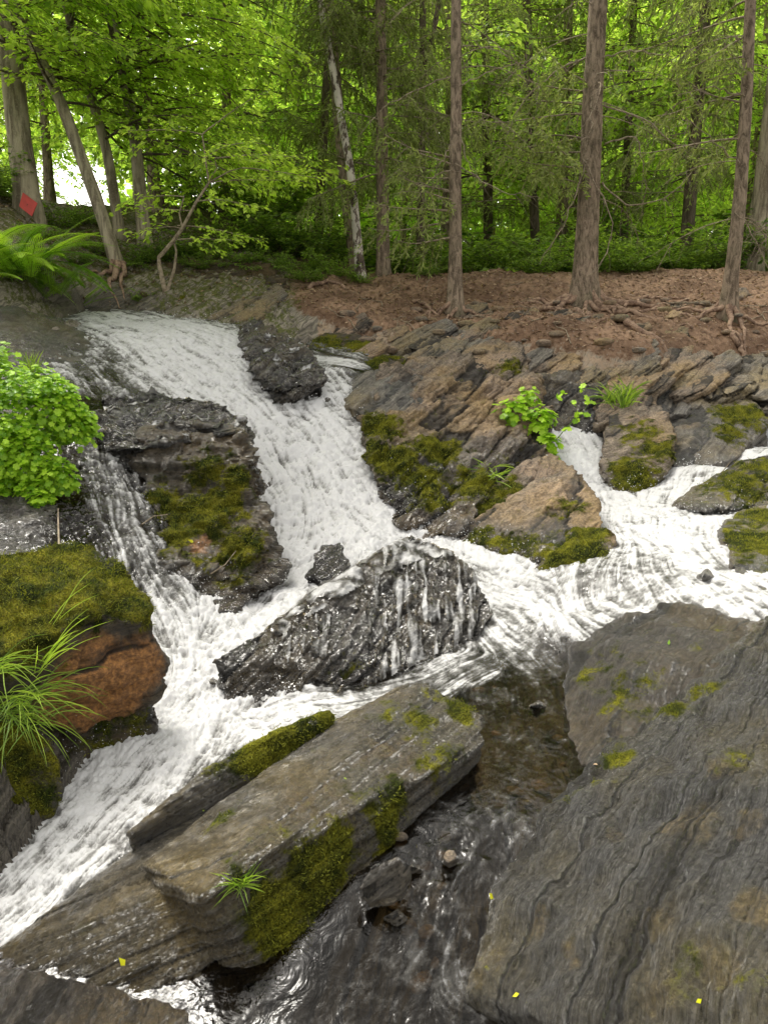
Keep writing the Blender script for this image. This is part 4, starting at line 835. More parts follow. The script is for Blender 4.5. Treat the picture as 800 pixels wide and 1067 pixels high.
def ground_root(pts, r, lab):
    q = np.array([P(a, b_, Y) for a, b_, Y in pts]); seg = np.linspace(0, len(q) - 1, 26); c = np.stack([np.interp(seg, range(len(q)), q[:, i]) for i in range(3)], -1); c[1:-1] = (c[:-2] + c[2:] + 2 * c[1:-1]) / 4
    c[:, :2] += rng.normal(0, .015, (26, 2)); c[:, 2] = ground_z(c[:, 0], c[:, 1]) + r * .5 + .03 * np.sin(seg * 2.3); m = MB(); m.tube(c, np.linspace(r, r * .35, 26), 7); tag(m.build('exposed_root', M['root']), lab, 'root')
T = {}
R_ = lambda *a: [(math.radians(x), l, r) for x, l, r in a]
e, c = tree_trunk('spruce_tree', 'thickest spruce, brown knotted trunk with roots gripping the dirt bank, right of centre', 'tree', 607, 318, 9.6, 622, 0, .155, 'bark', 12, .55,
   roots=R_((-100, .7, .05), (-60, 1.0, .06), (-15, 1.1, .06), (10, 1.5, .055), (-130, .9, .05), (-165, .9, .05), (60, .6, .05), (-80, .9, .035), (160, .6, .04), (-40, 1.3, .045), (-150, 1.3, .04)), ph=1)
for q in [[(612,165,9.45),(600,205,9.3),(585,240,9.3),(562,275,9.3)],[(606,165,9.4),(625,195,9.3),(640,240,9.25),(630,270,9.2),(610,290,9.2)],[(616,100,9.45),(616,130,9.3),(608,165,9.3)],[(628,110,9.5),(675,125,9.4),(700,150,9.4),(740,155,9.4)],[(630,150,9.5),(665,140,9.3),(672,190,9.3),(668,235,9.3)],[(628,60,9.5),(660,52,9.4),(700,60,9.3)],[(627,190,9.5),(650,215,9.4),(690,210,9.4),(720,180,9.4)],[(610,60,9.5),(575,75,9.4),(540,110,9.4),(525,150,9.4)]]: dead_branch(e, q, .011)
twiggy(e, c, (1.7, 4.6), 15, (.5, 1.5)); add_crown(e, c, 'spruce', (1.9, 3.2), (.7, 1.5), 9, az=(-2.6, -1.0), dens=1.0, mat='needle', shoots=True); T['big'] = (e, c)
add_crown(e, c, 'spruce', (4.8, 11), (1.2, 2.2), 12, dens=.6, mat='needle')
e, c = tree_trunk('spruce_tree', 'slender straight spruce left of centre rising from the dirt bank', 'tree', 474, 328, 9.2, 475, 0, .085, 'bark', 11, .5, roots=R_((-90, .4, .03), (-150, .5, .03), (-30, .5, .03), (180, .4, .025)), ph=2)
for q in [[(470,80,9.1),(440,90,9.0),(400,110,8.9),(375,140,8.9)],[(478,90,9.1),(520,70,9.0),(560,60,9.0)],[(470,150,9.1),(458,170,9),(450,200,9)],[(478,130,9.1),(485,165,9),(500,190,9)],[(470,200,9.1),(440,190,9.0),(410,205,9)],[(474,170,9.1),(520,200,9),(560,205,9)]]: dead_branch(e, q, .008)
twiggy(e, c, (1.4, 4.5), 15, (.4, 1.3)); add_crown(e, c, 'spruce', (1.3, 2.3), (.6, 1.2), 7, az=(-2.6, -1.2), dens=.9, mat='needle', dead=.2); T['s2'] = (e, c)
add_crown(e, c, 'spruce', (4.8, 10), (1.0, 1.8), 10, dens=.6, mat='needle')
e, c = tree_trunk('spruce_tree', 'spruce with a curving trunk near the right edge, standing on tangled roots', 'tree', 757, 332, 9.0, 782, 0, .085, 'bark', 11, .6, mid=[(772, 190, 9.0)], roots=R_((-110, .7, .04), (-70, .8, .035), (-160, .9, .035), (-20, .7, .03), (170, 1.1, .03)), ph=3, green=.9)
for q in [[(770,170,8.9),(740,145,8.8),(712,120,8.8)],[(765,220,8.9),(782,240,8.8),(800,280,8.8)],[(775,100,8.9),(740,90,8.8),(705,100,8.8)]]: dead_branch(e, q, .009)
twiggy(e, c, (1.4, 4.3), 14, (.5, 1.4)); add_crown(e, c, 'spruce', (2.3, 4.5), (.6, 1.5), 12, az=(-2.9, .0), dens=.9, mat='needle', shoots=True); T['s3'] = (e, c)
add_crown(e, c, 'spruce', (4.8, 10), (1.0, 1.8), 10, dens=.6, mat='needle')
e, c = tree_trunk('tree', 'stout grey trunk half cut off by the right edge', 'tree', 783, 285, 12.5, 800, 150, .16, 'bark_grey', 12, .3, ph=4)
add_crown(e, c, 'leafy', (4, 10), (1.2, 2.4), 16, mat='leaf_under', size=.10)
e, c = tree_trunk('spruce_tree', 'dark shaded trunk between the thick spruce and the right-edge spruce', 'tree', 713, 284, 13.5, 735, 0, .12, 'bark_dark', 13, .4, ph=5)
twiggy(e, c, (2, 6), 10, (.5, 1.6)); add_crown(e, c, 'spruce', (2.6, 9), (1.0, 2.4), 34, dens=.8, mat='needle', hang=.6)
e, c = tree_trunk('spruce_tree', 'reddish straight trunk just right of the peeling birch', 'tree', 399, 280, 11.2, 396, 0, .10, 'bark', 12, .3, ph=6)
twiggy(e, c, (1.8, 5), 8, (.5, 1.5)); add_crown(e, c, 'spruce', (2.4, 7), (.8, 1.9), 34, dens=1.0, mat='needle', hang=.75)
e, c = tree_trunk('spruce_tree', 'bare reddish trunk leaning left behind the peeling birch', 'tree', 372, 275, 11.3, 352, 120, .095, 'bark', 11, .3, mid=[(360, 200, 11.2)], ph=7)
add_crown(e, c, 'spruce', (3.6, 8), (.8, 1.9), 30, dens=1.0, mat='needle', hang=.8)
e, c = tree_trunk('birch_tree', 'peeling pale birch trunk leaning left over the reddish one', 'tree', 377, 275, 10.9, 333, 0, .066, 'bark_birch', 10, .35, mid=[(364, 170, 10.9), (350, 90, 10.9)], ph=8)
add_crown(e, c, 'leafy', (4.6, 9), (1.0, 2.0), 12, size=.08)
e, c = tree_trunk('spruce_tree', 'thin dark forked trunk behind and left of the slender spruce', 'tree', 438, 272, 13, 440, 60, .075, 'bark_dark', 12, .3, ph=9)
m = MB(); m.tube([P(437,100,13),P(448,50,13),P(458,0,13),P(470,-120,13)], [.05,.045,.04,.02], 8); m.build('branch', M['bark_dark'], e)
twiggy(e, c, (2, 5), 6); add_crown(e, c, 'spruce', (2.8, 8), (.8, 2.0), 30, dens=.9, mat='needle', hang=.7)
for (bp, by, Y, tx, r, lab, mt) in ((560,286,15,548,.10,'faint thin trunk deep in the wood left of the thick spruce','bark_dark'),(648,286,15.5,660,.09,'shaded thin trunk deep in the wood right of the thick spruce','bark_dark'),(585,286,17,592,.13,'dim trunk far back directly behind the thick spruce','bark'),(330,268,14,345,.09,'dim trunk in the dark hollow left of the birch','bark_dark'),(510,286,16,505,.11,'shaded trunk far back right of the slender spruce','bark_dark')):
    e, c = tree_trunk('spruce_tree', lab, 'tree', bp, by, Y, tx, 0, r, mt, 13, .3, ph=bp)
    twiggy(e, c, (2.2, 6), 5); add_crown(e, c, 'spruce', (2.8, 9), (.9, 2.3), 34, dens=.75, mat='needle', hang=.7)
for pts, r0_, lab in (([(620,322,9.4),(650,330,9.0),(690,335,8.8),(720,345,8.6)], .035, 'long exposed root running right from the thick spruce'),([(640,345,8.5),(660,365,8.1),(700,372,7.9),(740,365,8.0),(765,350,8.3)], .04, 'looping exposed root in the bank below the right-edge spruce'),
  ([(560,330,9.2),(590,340,8.9),(600,352,8.5)], .03, 'short exposed root left of the thick spruce foot'),([(755,345,8.6),(780,355,8.3),(800,350,8.3)], .035, 'exposed root reaching the right edge below its spruce'),([(600,330,9.1),(612,345,8.7),(608,360,8.3),(628,368,8.1)], .04, 'crooked root hanging down the bank straight below the thick spruce'),
  ([(430,310,9.6),(450,325,9.2),(440,338,8.8)], .025, 'thin exposed root left of the slender spruce'),([(640,320,9.4),(680,314,9.7),(740,318,9.6)], .025, 'thin pale root crossing the dirt between the two right-hand spruces'),([(320,300,9.6),(345,296,9.8),(370,300,9.7),(385,312,9.3)], .03, 'mossy root bending along the bank below the birch')): ground_root(pts, r0_, lab)
# leafy trees of the left bank
e, c = tree_trunk('leafy_tree', 'grey leaning trunk on the left bank whose exposed root clasps the rock edge', 'tree', 124, 268, 9.3, 28, 30, .085, 'bark_grey', 9, .25, mid=[(100, 205, 9.3), (65, 110, 9.3)], roots=R_((-80, .5, .05), (-120, .4, .04), (-40, .4, .04)), ph=11)
add_crown(e, c, 'leafy', (2.7, 7), (1.0, 2.4), 26, size=.075, az=(-3.4, 1.0)); T['l1'] = (e, c)
e, c = tree_trunk('leafy_tree', 'thin trunk directly behind the leaning one on the left bank', 'tree', 126, 245, 10.2, 72, 20, .07, 'bark_grey', 9, .3, mid=[(112, 160, 10.2)], ph=12)
add_crown(e, c, 'leafy', (2.6, 7), (1.0, 2.2), 36, size=.08)
e, c = tree_trunk('leafy_tree', 'pale trunk third from left with a dark crooked branch near its top', 'tree', 150, 240, 10.2, 112, 0, .085, 'bark_grey', 10, .3, mid=[(142, 150, 10.2), (130, 80, 10.2)], ph=13)
m = MB(); m.tube([P(139,98,10.1),(P(130,75,10.0)),P(118,45,9.9),P(115,22,9.8),P(100,12,9.7),P(80,5,9.6)], [.03,.035,.035,.03,.02,.01], 8); m.build('branch', M['bark_dark'], e)
add_crown(e, c, 'leafy', (2.4, 7), (1.2, 2.8), 44, size=.078, az=(.2, 3.0)); T['l3'] = (e, c)
e, c = tree_trunk('leafy_tree', 'thick grey trunk at the left edge carrying the red diamond marker', 'tree', 32, 232, 9.4, 12, 60, .15, 'bark_grey', 9, .3, mid=[(22, 150, 9.4)], ph=14)
add_crown(e, c, 'leafy', (3.1, 7), (1.2, 2.8), 40, size=.078, az=(.5, 3.6))
# twisted sapling on the mossy ledge
b0 = gpt(172, 290, 9.0); e = empty('sapling', b0, 'small twisted sapling with forked pale stems on the mossy ledge', 'tree')
m = MB()
m.tube([b0, P(166,275,9.0), P(166,268,9.0), P(180,252,8.95), P(190,238,8.9), P(205,210,8.9), P(218,190,8.85), P(214,165,8.8), P(211,140,8.8)], [.03,.025,.024,.022,.02,.016,.013,.01,.006], 8)
m.tube([b0, P(182,280,9), P(184,262,9), P(181,250,8.95)], [.022,.018,.014,.012], 6); m.tube([P(190,238,8.9), P(187,222,8.9), P(192,205,8.9)], [.012,.009,.006], 6); m.tube([P(218,190,8.85), P(240,178,8.8), P(252,175,8.8)], [.010,.007,.004], 6); m.tube([P(218,190,8.85), P(226,175,8.85), P(224,165,8.8)], [.009,.006,.004], 6)
m.build('trunk', M['twig'], e)
wd_, lf = MB(), MB()
for q, d_, l in [((214,165,8.8),(.3,-.3,.1),1.0),((211,140,8.8),(-.6,-.2,.1),.8),((224,165,8.8),(.8,0,.1),1.0),((252,175,8.8),(1,-.1,0),.9),((192,205,8.9),(-.9,-.2,.1),.7),((205,210,8.9),(.9,-.4,0),.9),((218,190,8.85),(.9,.2,.1),1.1),((211,140,8.8),(.5,-.2,.3),.9),((190,238,8.9),(-.8,-.4,.1),.6),((181,250,8.95),(.9,-.3,0),.8),((185,235,8.9),(.9,.3,0),1.0),((200,220,8.9),(-.8,.1,.1),.8)]:
    bough(wd_, lf, P(*q), d_, l, size=.062, rad=.008)
wd_.build('branches', M['twig'], e); lf.build('crown', M['leaf'], e, smooth=False)

# leafy trees of the wood behind: three kinds, each copied
def make_kind(kind, H, spread, nb, size, mat, z0):
    nb = int(nb * .72)
    e = empty('leafy_tree', (0, 0, 0), 'leafy tree standing back in the wood behind the bank', 'tree', 'leafy trees in the wood behind the bank')
    m = MB(); c = trunk(m, [(0, 0, -.2), (.15 * kind, .1, H * .4), (-.2, 0, H)], .085, .03, 14, .3, ph=kind * 3); m.build('trunk', M['bark'], e)
    add_crown(e, c, 'leafy', (z0, H * .98), spread, nb, size=size, mat=mat, dens=.75, droop=.2); return e
kinds = [make_kind(0, 8.5, (1.6, 3.2), 60, .12, 'leaf_far', 1.2), make_kind(1, 7.5, (1.4, 3.0), 60, .11, 'leaf_far', 1.0), make_kind(2, 9.5, (1.6, 3.4), 64, .13, 'leaf_far', 2.0)]
spots = [(-5.6,13.2),(-2.9,14.2),(-1.2,16.5),(1.2,15.5),(3.6,16),(5.6,14.5),(7.6,16.5),(-7.6,15.5),(-4.4,18),(-2.2,20),(.4,19.5),(2.8,20.5),(5,19),(7.6,20.5),(10,18),(-9.5,19),(-7,22),(-4.2,24),(-1,24),(2.2,25),(5.4,24.5),(8.8,25),(12,23),(-11,24),(9.8,14.5),(-3.4,11.8),(-10,13.5)]
used_k = [False] * 3
for i, (x, y) in enumerate(spots):
    kk = i % 3; src = kinds[kk]
    if not used_k[kk]: o = src; used_k[kk] = True
    else:
        o = src.copy(); C.objects.link(o)
        for ch in src.children:
            d2 = ch.copy(); C.objects.link(d2); d2.parent = o
    s_ = rng.uniform(.85, 1.2); o.scale = (s_, s_, s_); o.location = (x, y, ground_z(x, y)[0]); o.rotation_euler = (0, 0, rng.uniform(0, 6.28))
# understory bushes
def make_bush(kind, n, L, size):
    e = empty('bush', (0, 0, 0), 'low green bush at the shaded foot of the wood', 'bush', 'low bushes at the foot of the wood')
    wd_, lf = MB(), MB()
    for i in range(n):
        a = rng.uniform(0, 6.28); bough(wd_, lf, (0, 0, 0), (math.sin(a) * .8, math.cos(a) * .8, rng.uniform(.25, 1.3)), rng.uniform(*L), size=size, rad=.008, droop=.5, dens=1.2)
    wd_.build('stems', M['bark_dark'], e); lf.build('foliage', M['leaf_under'], e, smooth=False); return e
bk = [make_bush(0, 20, (.5, 1.1), .065), make_bush(1, 18, (.6, 1.3), .08)]; ub = [False, False]
bpos = [(245,262,11.0,.8),(300,262,11.3,1.0),(330,255,11.8,.9),(345,278,10.4,.45),(322,290,9.8,.4),(425,275,12.3,.9),(455,272,12,.8),(500,275,12.5,1.1),(535,272,12.2,.9),(575,270,12.6,1.1),(560,278,11.6,.6),(640,272,11.8,.7),(675,265,12.5,1.1),(705,272,12.2,.9),(740,270,12.6,1.0),(770,268,12.8,1.0),(660,278,11.4,.5),(480,240,14,1.6),(540,235,14.5,1.7),(690,235,14.5,1.7),(610,235,14.5,1.5),(760,240,14.5,1.5),(60,228,9.9,.5),(95,232,10.4,.4),(180,262,9.9,.55),(215,262,10.0,.6),(160,262,9.7,.35),(0,232,9.6,.8),(-30,240,9.2,.8),(400,250,14,1.3),(80,262,9.0,.3),(140,285,9.5,.28),(205,285,9.6,.3),(255,278,9.8,.35),(105,250,9.6,.35),(285,282,9.9,.3),(40,255,8.6,.35),(150,305,9.0,.2),(320,275,10.6,.5),(375,290,10.2,.25),(445,285,10.8,.35),(270,240,13.5,1.5),(225,240,13,1.4),(350,240,13,1.2)]
for i, (a, b_, Y, s_) in enumerate(bpos):
    kk = i % 2; src = bk[kk]
    if not ub[kk]: o = src; ub[kk] = True
    else:
        o = src.copy(); C.objects.link(o)
        for ch in src.children:
            d2 = ch.copy(); C.objects.link(d2); d2.parent = o
    g = gpt(a, b_, Y); o.location = g; o.scale = (s_, s_, s_ * rng.uniform(.8, 1.1)); o.rotation_euler = (0, 0, rng.uniform(0, 6.28))
# the far wood reads as one mass
n = 150000; a = rng.uniform(-.95, .95, n); yy = rng.uniform(27, 44, n); hz = rng.random(n) ** .9 * .47 * yy; xx = yy * a
Pf = np.c_[xx, yy, 0 * xx]; Pf[:, 2] = hz + 1.5
dn = fbm(Pf * .35, 4); r_ = Pf[:, 2] / Pf[:, 1]; sx = Pf[:, 0] / Pf[:, 1]
hole = (np.hypot((sx + .40) / .055, (r_ - .20) / .06) < 1) 
keepf = (dn > -.22) & ~hole & ~((sx < -.2) & (dn < .08) & (r_ > .16)); Pf = Pf[keepf]
lf = MB(); stamp(lf, BLUNT, Pf, rng.normal(0, 1, Pf.shape), unit(rng.normal(0, 1, Pf.shape) + np.array([0, -.4, .6])), rng.uniform(.22, .5, len(Pf)))
tag(lf.build('distant_wood', M['leaf_far'], origin=(0, 0, 0), smooth=False), 'mass of green leaves of the wood far behind the bank', 'wood', kind='stuff')

# ------------------------------------------------------------------ placing small things on what is already there
bpy.context.view_layer.update(); DG = bpy.context.evaluated_depsgraph_get(); SC = bpy.context.scene
def hit(px, py):
    d = Vector(P(px, py, 5.0)).normalized(); o = Vector((0, 0, 0)) + d * .3
    for _ in range(12):
        r, loc, nrm, idx, ob, _m = SC.ray_cast(DG, o, d)
        if not r: return None, None
        if ob.name.startswith(('stream', 'water')): o = loc + d * .004; continue
        if nrm.dot(d) > 0: nrm = -nrm
        return np.array(loc), np.array(nrm)
    return None, None
# fern on the left bank
def frond(mb, st, p, d, L, droop=1.1, w=.125):
    c = curve(p, d, L, 22, droop, .012); st.tube(c, np.linspace(.004, .001, 22), 4)
    t = np.linspace(.08, .98, 27); PP = []; DD = []; LL = []; NN = []
    for q in t:
        i = min(int(q * 21), 20); a = c[i] + (c[i + 1] - c[i]) * (q * 21 - i); ax = unit(c[i + 1] - c[i]); sd = unit(np.cross(ax, [0, 0, 1.0])); nn = np.cross(sd, ax)
        for s in (-1, 1):
            l = w * L / .8 * math.sin(math.pi * min(1, (q * .93 + .09))) ** .75 * rng.uniform(.85, 1.1); dd = unit(sd * s + ax * .35 - nn * .05)
            k = max(3, int(l / .017)); u = np.arange(k) / k
            for h in (-1, 1):
                PP.append(a + dd * (u * l)[:, None] - np.array([0, 0, .15]) * (u ** 2 * l)[:, None]); DD.append(np.repeat((ax * h * .9 + dd * .5)[None], k, 0)); LL.append(.018 * (1 - u * .72) * L / .8 + .002); NN.append(np.repeat(nn[None], k, 0))
    PP = np.concatenate(PP); stamp(mb, BLUNT, PP, np.concatenate(DD), np.concatenate(NN), np.concatenate(LL), tint=np.full(len(PP), rng.random()), wid=.8)
def fern(px, py, Y, n, L, lab, fan=(0, 6.28), name='fern'):
    h_, n_ = hit(px, py); b = P(px, py, Y) if h_ is None else h_ + np.array([0, -.08, .06]); b = b if abs(b[1] - Y) < 2.5 else P(px, py, Y); e = empty(name, b, lab, 'fern'); b0f = b; mb, st = MB(), MB()
    for i in range(n):
        a = rng.uniform(*fan); b = b0f + rng.normal(0, 1, 3) * np.array([.16, .08, .04]) * (n > 20); frond(mb, st, b + rng.normal(0, .03, 3), (math.sin(a), math.cos(a), rng.uniform(.45, 1.5)), rng.uniform(*L), droop=rng.uniform(.9, 1.9))
    st.build('stems', M['grass'], e); mb.build('fronds', M['fern'], e, smooth=False)
fern(12, 290, 7.0, 75, (.6, 1.1), 'large bright fern arching over the dark rock at the left edge')
fern(-35, 300, 6.8, 26, (.5, .8), 'second fern clump cut by the left edge behind the dark rock')
fern(52, 312, 7.3, 24, (.3, .6), 'shaded drooping fern under the large fern beside the fall top')
fern(92, 322, 8.4, 6, (.25, .42), 'little fern low by the top of the fall', (.9, 2.2))
# bright herb cushion over the left bank
def herb(name, lab, ctr, n, ext, size, T_=LOB, down=.35, root=(0, 0, 0), seed=0, mat='herb', stems=40):
    e = empty(name, P(*root), lab, 'plant'); lf, st = MB(), MB(); c0 = [P(*q[:3]) for q in ctr]; rb = P(*root); PP = []; NN = []
    for c_, q in zip(c0, ctr):
        m_ = int(n * q[4]); v = unit(rng.normal(0, 1, (m_, 3))); v[:, 1] = -np.abs(v[:, 1]) * .8; v[:, 2] = np.where(v[:, 2] < -.5, -v[:, 2], v[:, 2]); rr = q[3] * rng.uniform(.62, 1.18, m_)
        lump = 1 + .45 * fbm(v * 2.5 + c_, 3); p = c_ + v * (rr * lump)[:, None]; PP.append(p); NN.append(unit(v + np.array([0, -.15, .8]) + rng.normal(0, .28, (m_, 3))))
    PP = np.concatenate(PP); NN = np.concatenate(NN); out = unit(PP - rb); DD = out * .5 + np.array([0, -.4, -down]) + rng.normal(0, .45, PP.shape); DD = unit(DD - (DD * NN).sum(1)[:, None] * NN)
    stamp(lf, T_, PP, DD, NN, size * rng.uniform(.55, 1.2, len(PP)))
    for i in rng.choice(len(PP), stems, replace=False):
        mid = (rb + PP[i]) / 2 + np.array([0, 0, .06]); st.tube([rb, mid, PP[i]], [.003, .0025, .0012], 4)
    st.build('stems', M['grass'], e); lf.build('leaves', M[mat], e, smooth=False); return e
herb('leafy_plant', 'cushion of bright yellow-green lobed leaves hanging over the left bank',
     [(20,440,4.55,.30,.9),(-40,430,4.6,.35,.7),(60,430,4.6,.19,.6),(75,450,4.6,.15,.4),(30,485,4.4,.20,.6),(35,515,4.3,.11,.4),(-20,500,4.4,.25,.5),(88,445,4.65,.10,.2),(45,410,4.7,.16,.3),(42,528,4.25,.10,.35),(60,500,4.35,.12,.35),(-10,400,4.7,.25,.6),(0,470,4.35,.22,.6),(0,520,4.3,.14,.5)], 1000, 1, .043, root=(10,470,4.8), stems=60)
e_ = herb('leafy_plant', 'leafy green plant sprouting from a crack above the right-hand fall',
     [(535,432,6.35,.14,.5),(562,440,6.3,.12,.4),(570,462,6.2,.09,.35),(520,445,6.35,.08,.2),(550,415,6.5,.09,.2),(575,475,6.15,.05,.15)], 190, 1, .075, root=(560,462,6.6), down=.5, stems=50)
m = MB(); m.tube([P(578,460,6.2), P(590,445,6.1), P(608,430,6.1), P(614,415,6.15)], [.005,.004,.003,.0015], 5); m.build('stem', M['grass'], e_)
lf = MB(); q = np.array([P(590,445,6.1), P(600,436,6.1), P(608,430,6.1), P(614,418,6.1), P(596,420,6.1), P(586,410,6.15), P(605,405,6.15), P(580,415,6.2)])
stamp(lf, LOB, np.repeat(q, 3, 0), rng.normal(0, 1, (24, 3)) + np.array([0, -.2, 0]), unit(np.array([0, -.5, 1]) + rng.normal(0, .3, (24, 3))), .08 * rng.uniform(.5, 1, 24)); lf.build('leaves', M['herb'], e_, smooth=False)
def blades(name, lab, base, n, L, az, el=(.5, 1.4), droop=2.0, w=.006, spread=.05, mat='grass', cat='grass tuft', T_=None):
    bs = []
    for b in base:
        h_, n_ = hit(b[0], b[1]); bs.append(P(*b) if h_ is None or abs(h_[1] - b[2]) > 1.2 else h_ + n_ * .01)
    V = []; Fc = []; tt = []; k = 0
    for i in range(n):
        p = bs[rng.integers(len(bs))] + rng.normal(0, spread, 3) * np.array([1, .6, .4]); a = rng.uniform(*az); l = rng.uniform(*L); c = curve(p, (math.sin(a), math.cos(a), rng.uniform(*el)), l, 10, droop, .05)
        ax = np.gradient(c, axis=0); sd = unit(np.cross(ax, [0.2, -1, .2])); ww = w * rng.uniform(.6, 1.2) * np.sin(np.pi * np.clip(np.linspace(.18, 1, 10), 0, 1))[:, None] ** .7
        V += [c - sd * ww, c + sd * ww]; idx = np.arange(9); Fc.append(np.stack([k + idx, k + idx + 1, k + idx + 11, k + idx + 10], -1)); tt.append(np.full(20, rng.random())); k += 20
    tag(obj(name, np.concatenate(V), np.concatenate(Fc), M[mat], att={'tint': np.concatenate(tt)}, smooth=True), lab, cat)
blades('grass_tuft', 'long grass blades drooping over the left-edge boulders', [(5,735,3.0),(20,745,2.95),(-10,700,3.0),(30,725,2.9)], 210, (.10, .30), (.3, 4.0), (.0, 1.3), 5.5, .0019, .04)
blades('grass_tuft', 'few tall arching grass blades on top of the moss boulder', [(38,700,2.92),(45,690,2.93),(55,650,3.0)], 22, (.15, .32), (.2, 2.4), (1.0, 2.2), 3.0, .0020, .015)
blades('grass_tuft', 'fresh green grass tuft growing on the pale ledge above the right-hand fall', [(648,425,6.55),(652,418,6.6),(640,420,6.6)], 110, (.10, .30), (0, 6.28), (.6, 3.0), 4.0, .006, .035)
blades('grass_tuft', 'small wispy grass tuft on the dark rock above the green cushion plant', [(32,385,5.6),(35,392,5.6)], 40, (.08, .2), (0, 6.28), (1.2, 3), 1.5, .004, .02)
blades('grass_tuft', 'light green sprout of grass hanging from the end face of the front slab', [(252,918,1.80),(250,925,1.79)], 64, (.035, .095), (.6, 5.0), (-.1, 1.6), 8.0, .0014, .008)
blades('grass_tuft', 'thin strands of grass lying on the moss of the middle outcrop', [(510,490,5.6),(515,497,5.5)], 30, (.1, .3), (1.0, 5.2), (-.2, 1), 3.0, .004, .03)
# moss pile on the cushions
M['moss'] = mat_leaf('moss_pile', (0.04, 0.06, 0.006), (0.27, 0.28, 0.025), .25, (1.2, 1.2, .8), .9)
for o_, V_, N_, ms_, vx in MOSSY:
    mn_ = ms_ + .45 * fbm(V_ * 9, 3); cand = np.nonzero((mn_ + .5 * fbm(V_ * 24, 2) > .68) & (ms_ > .3) & (N_[:, 1] < .5))[0]
    if len(cand) < 60: continue
    n_ = min(26000, int(len(cand) * 1.5)); ii = rng.choice(cand, n_); s_ = vx * 1.15
    pp = V_[ii] + rng.normal(0, vx * .45, (n_, 3)); lf = MB(); stamp(lf, NEED, pp, N_[ii] + rng.normal(0, .55, (n_, 3)), unit(rng.normal(0, 1, (n_, 3))), s_ * rng.uniform(.5, 1.3, n_), tint=np.clip(.5 + .6 * fbm(pp * 8, 3) + rng.normal(0, .18, n_), 0, 1), wid=2.2)
    tag(lf.build('moss', M['moss'], o_, smooth=False), kind='stuff')
# fallen leaves, one by one
for (a, b_, s_, mt, lab) in ((131,1007,.026,'yellow','narrow yellow leaf stuck to the lower front slab'),(515,937,.026,'yellow','yellow leaf on the near left flank of the big right boulder'),(697,673,.022,'herb','bright green leaf on the dark rock behind the big boulder'),(358,812,.016,'herb','small green leaf bit on top of the front slab'),(212,845,.022,'herb','green leaf lying in the puddle hollow behind the mossy ledge'),(730,1047,.022,'yellow','yellow-green leaf at the bottom right on the big boulder'),(507,1008,.016,'yellow','small yellow leaf at the lower tip of the big right boulder'),(542,1036,.018,'yellow','pale yellow leaf low on the tip of the big right boulder'),(790,542,.04,'yellow','yellow leaf on the green-stained boulder at the right edge'),(202,565,.03,'yellow','small ochre leaf caught on the pillar between the falls'),(212,858,.018,'litter','brown leaf beside the green one on the front slab'),(433,884,.014,'yellow','tiny yellow leaf in the gap beside the grey stone'),(618,797,.02,'litter','pale dead leaf at the waterline of the big boulder')):
    p_, n_ = hit(a, b_)
    if p_ is None: continue
    lf = MB(); stamp(lf, LEAF, (p_ + n_ * .004)[None], unit(rng.normal(0, 1, (1, 3))), n_[None], s_ * 1.25, wid=.9); tag(lf.build('fallen_leaf', M[mt], smooth=True), lab, 'leaf')
# sticks
for pts, r, mt, lab in (([(128,598,-1.0),(140,625,3.6),(158,660,3.3),(170,682,3.15),(176,694,3.1)], .006, 'twig_red', 'dark red stick wedged in the left-hand trickle'),
                        ([(735,512,5.6),(745,500,5.6),(760,482,5.6)], .006, 'twig', 'thin dead twig standing on the mossy boulder right of the pool'),
                        ([(220,598,4.0),(235,588,4.02),(246,574,4.05)], .004, 'twig', 'small pale stick across the pillar between the falls'),
                        ([(62,570,3.5),(61,545,3.9),(61,530,4.1)], .006, 'twig', 'upright broken stem below the green cushion plant'),
                        ([(134,562,4.3),(146,548,4.35),(160,538,4.4),(175,536,4.4)], .006, 'twig', 'dead stick lodged left of the moss on the pillar'),
                        ([(685,300,9.4),(715,296,9.4),(760,300,9.3),(800,304,9.2)], .012, 'twig', 'long pale dead branch lying on the dirt bank at right')):
    q = np.array([P(*z) for z in pts])
    if r > .01:
        q[:, 2] = ground_z(q[:, 0], q[:, 1]) + .02
    m = MB(); m.tube(q, np.linspace(r, r * .5, len(q)), 6); tag(m.build('stick', M[mt]), lab, 'stick')
for i in range(26):
    a, b_ = rng.uniform(330, 800), rng.uniform(292, 345); p_, n_ = hit(a, b_)
    if p_ is None or p_[1] < 7 or p_[1] > 12: continue
    l = rng.uniform(.15, .6); an = rng.uniform(0, 3.14); t_ = np.linspace(-.5, .5, 8) * l; q = np.c_[p_[0] + t_ * math.cos(an), p_[1] + t_ * math.sin(an), 0 * t_]; q[:, :2] += rng.normal(0, .012, (8, 2)); q[:, 2] = ground_z(q[:, 0], q[:, 1]) + .012
    m = MB(); m.tube(q, np.linspace(.007, .003, 8), 5); tag(m.build('stick', M['twig']), 'thin dead twig lying on the brown dirt bank', 'stick', 'dead twigs on the dirt bank')
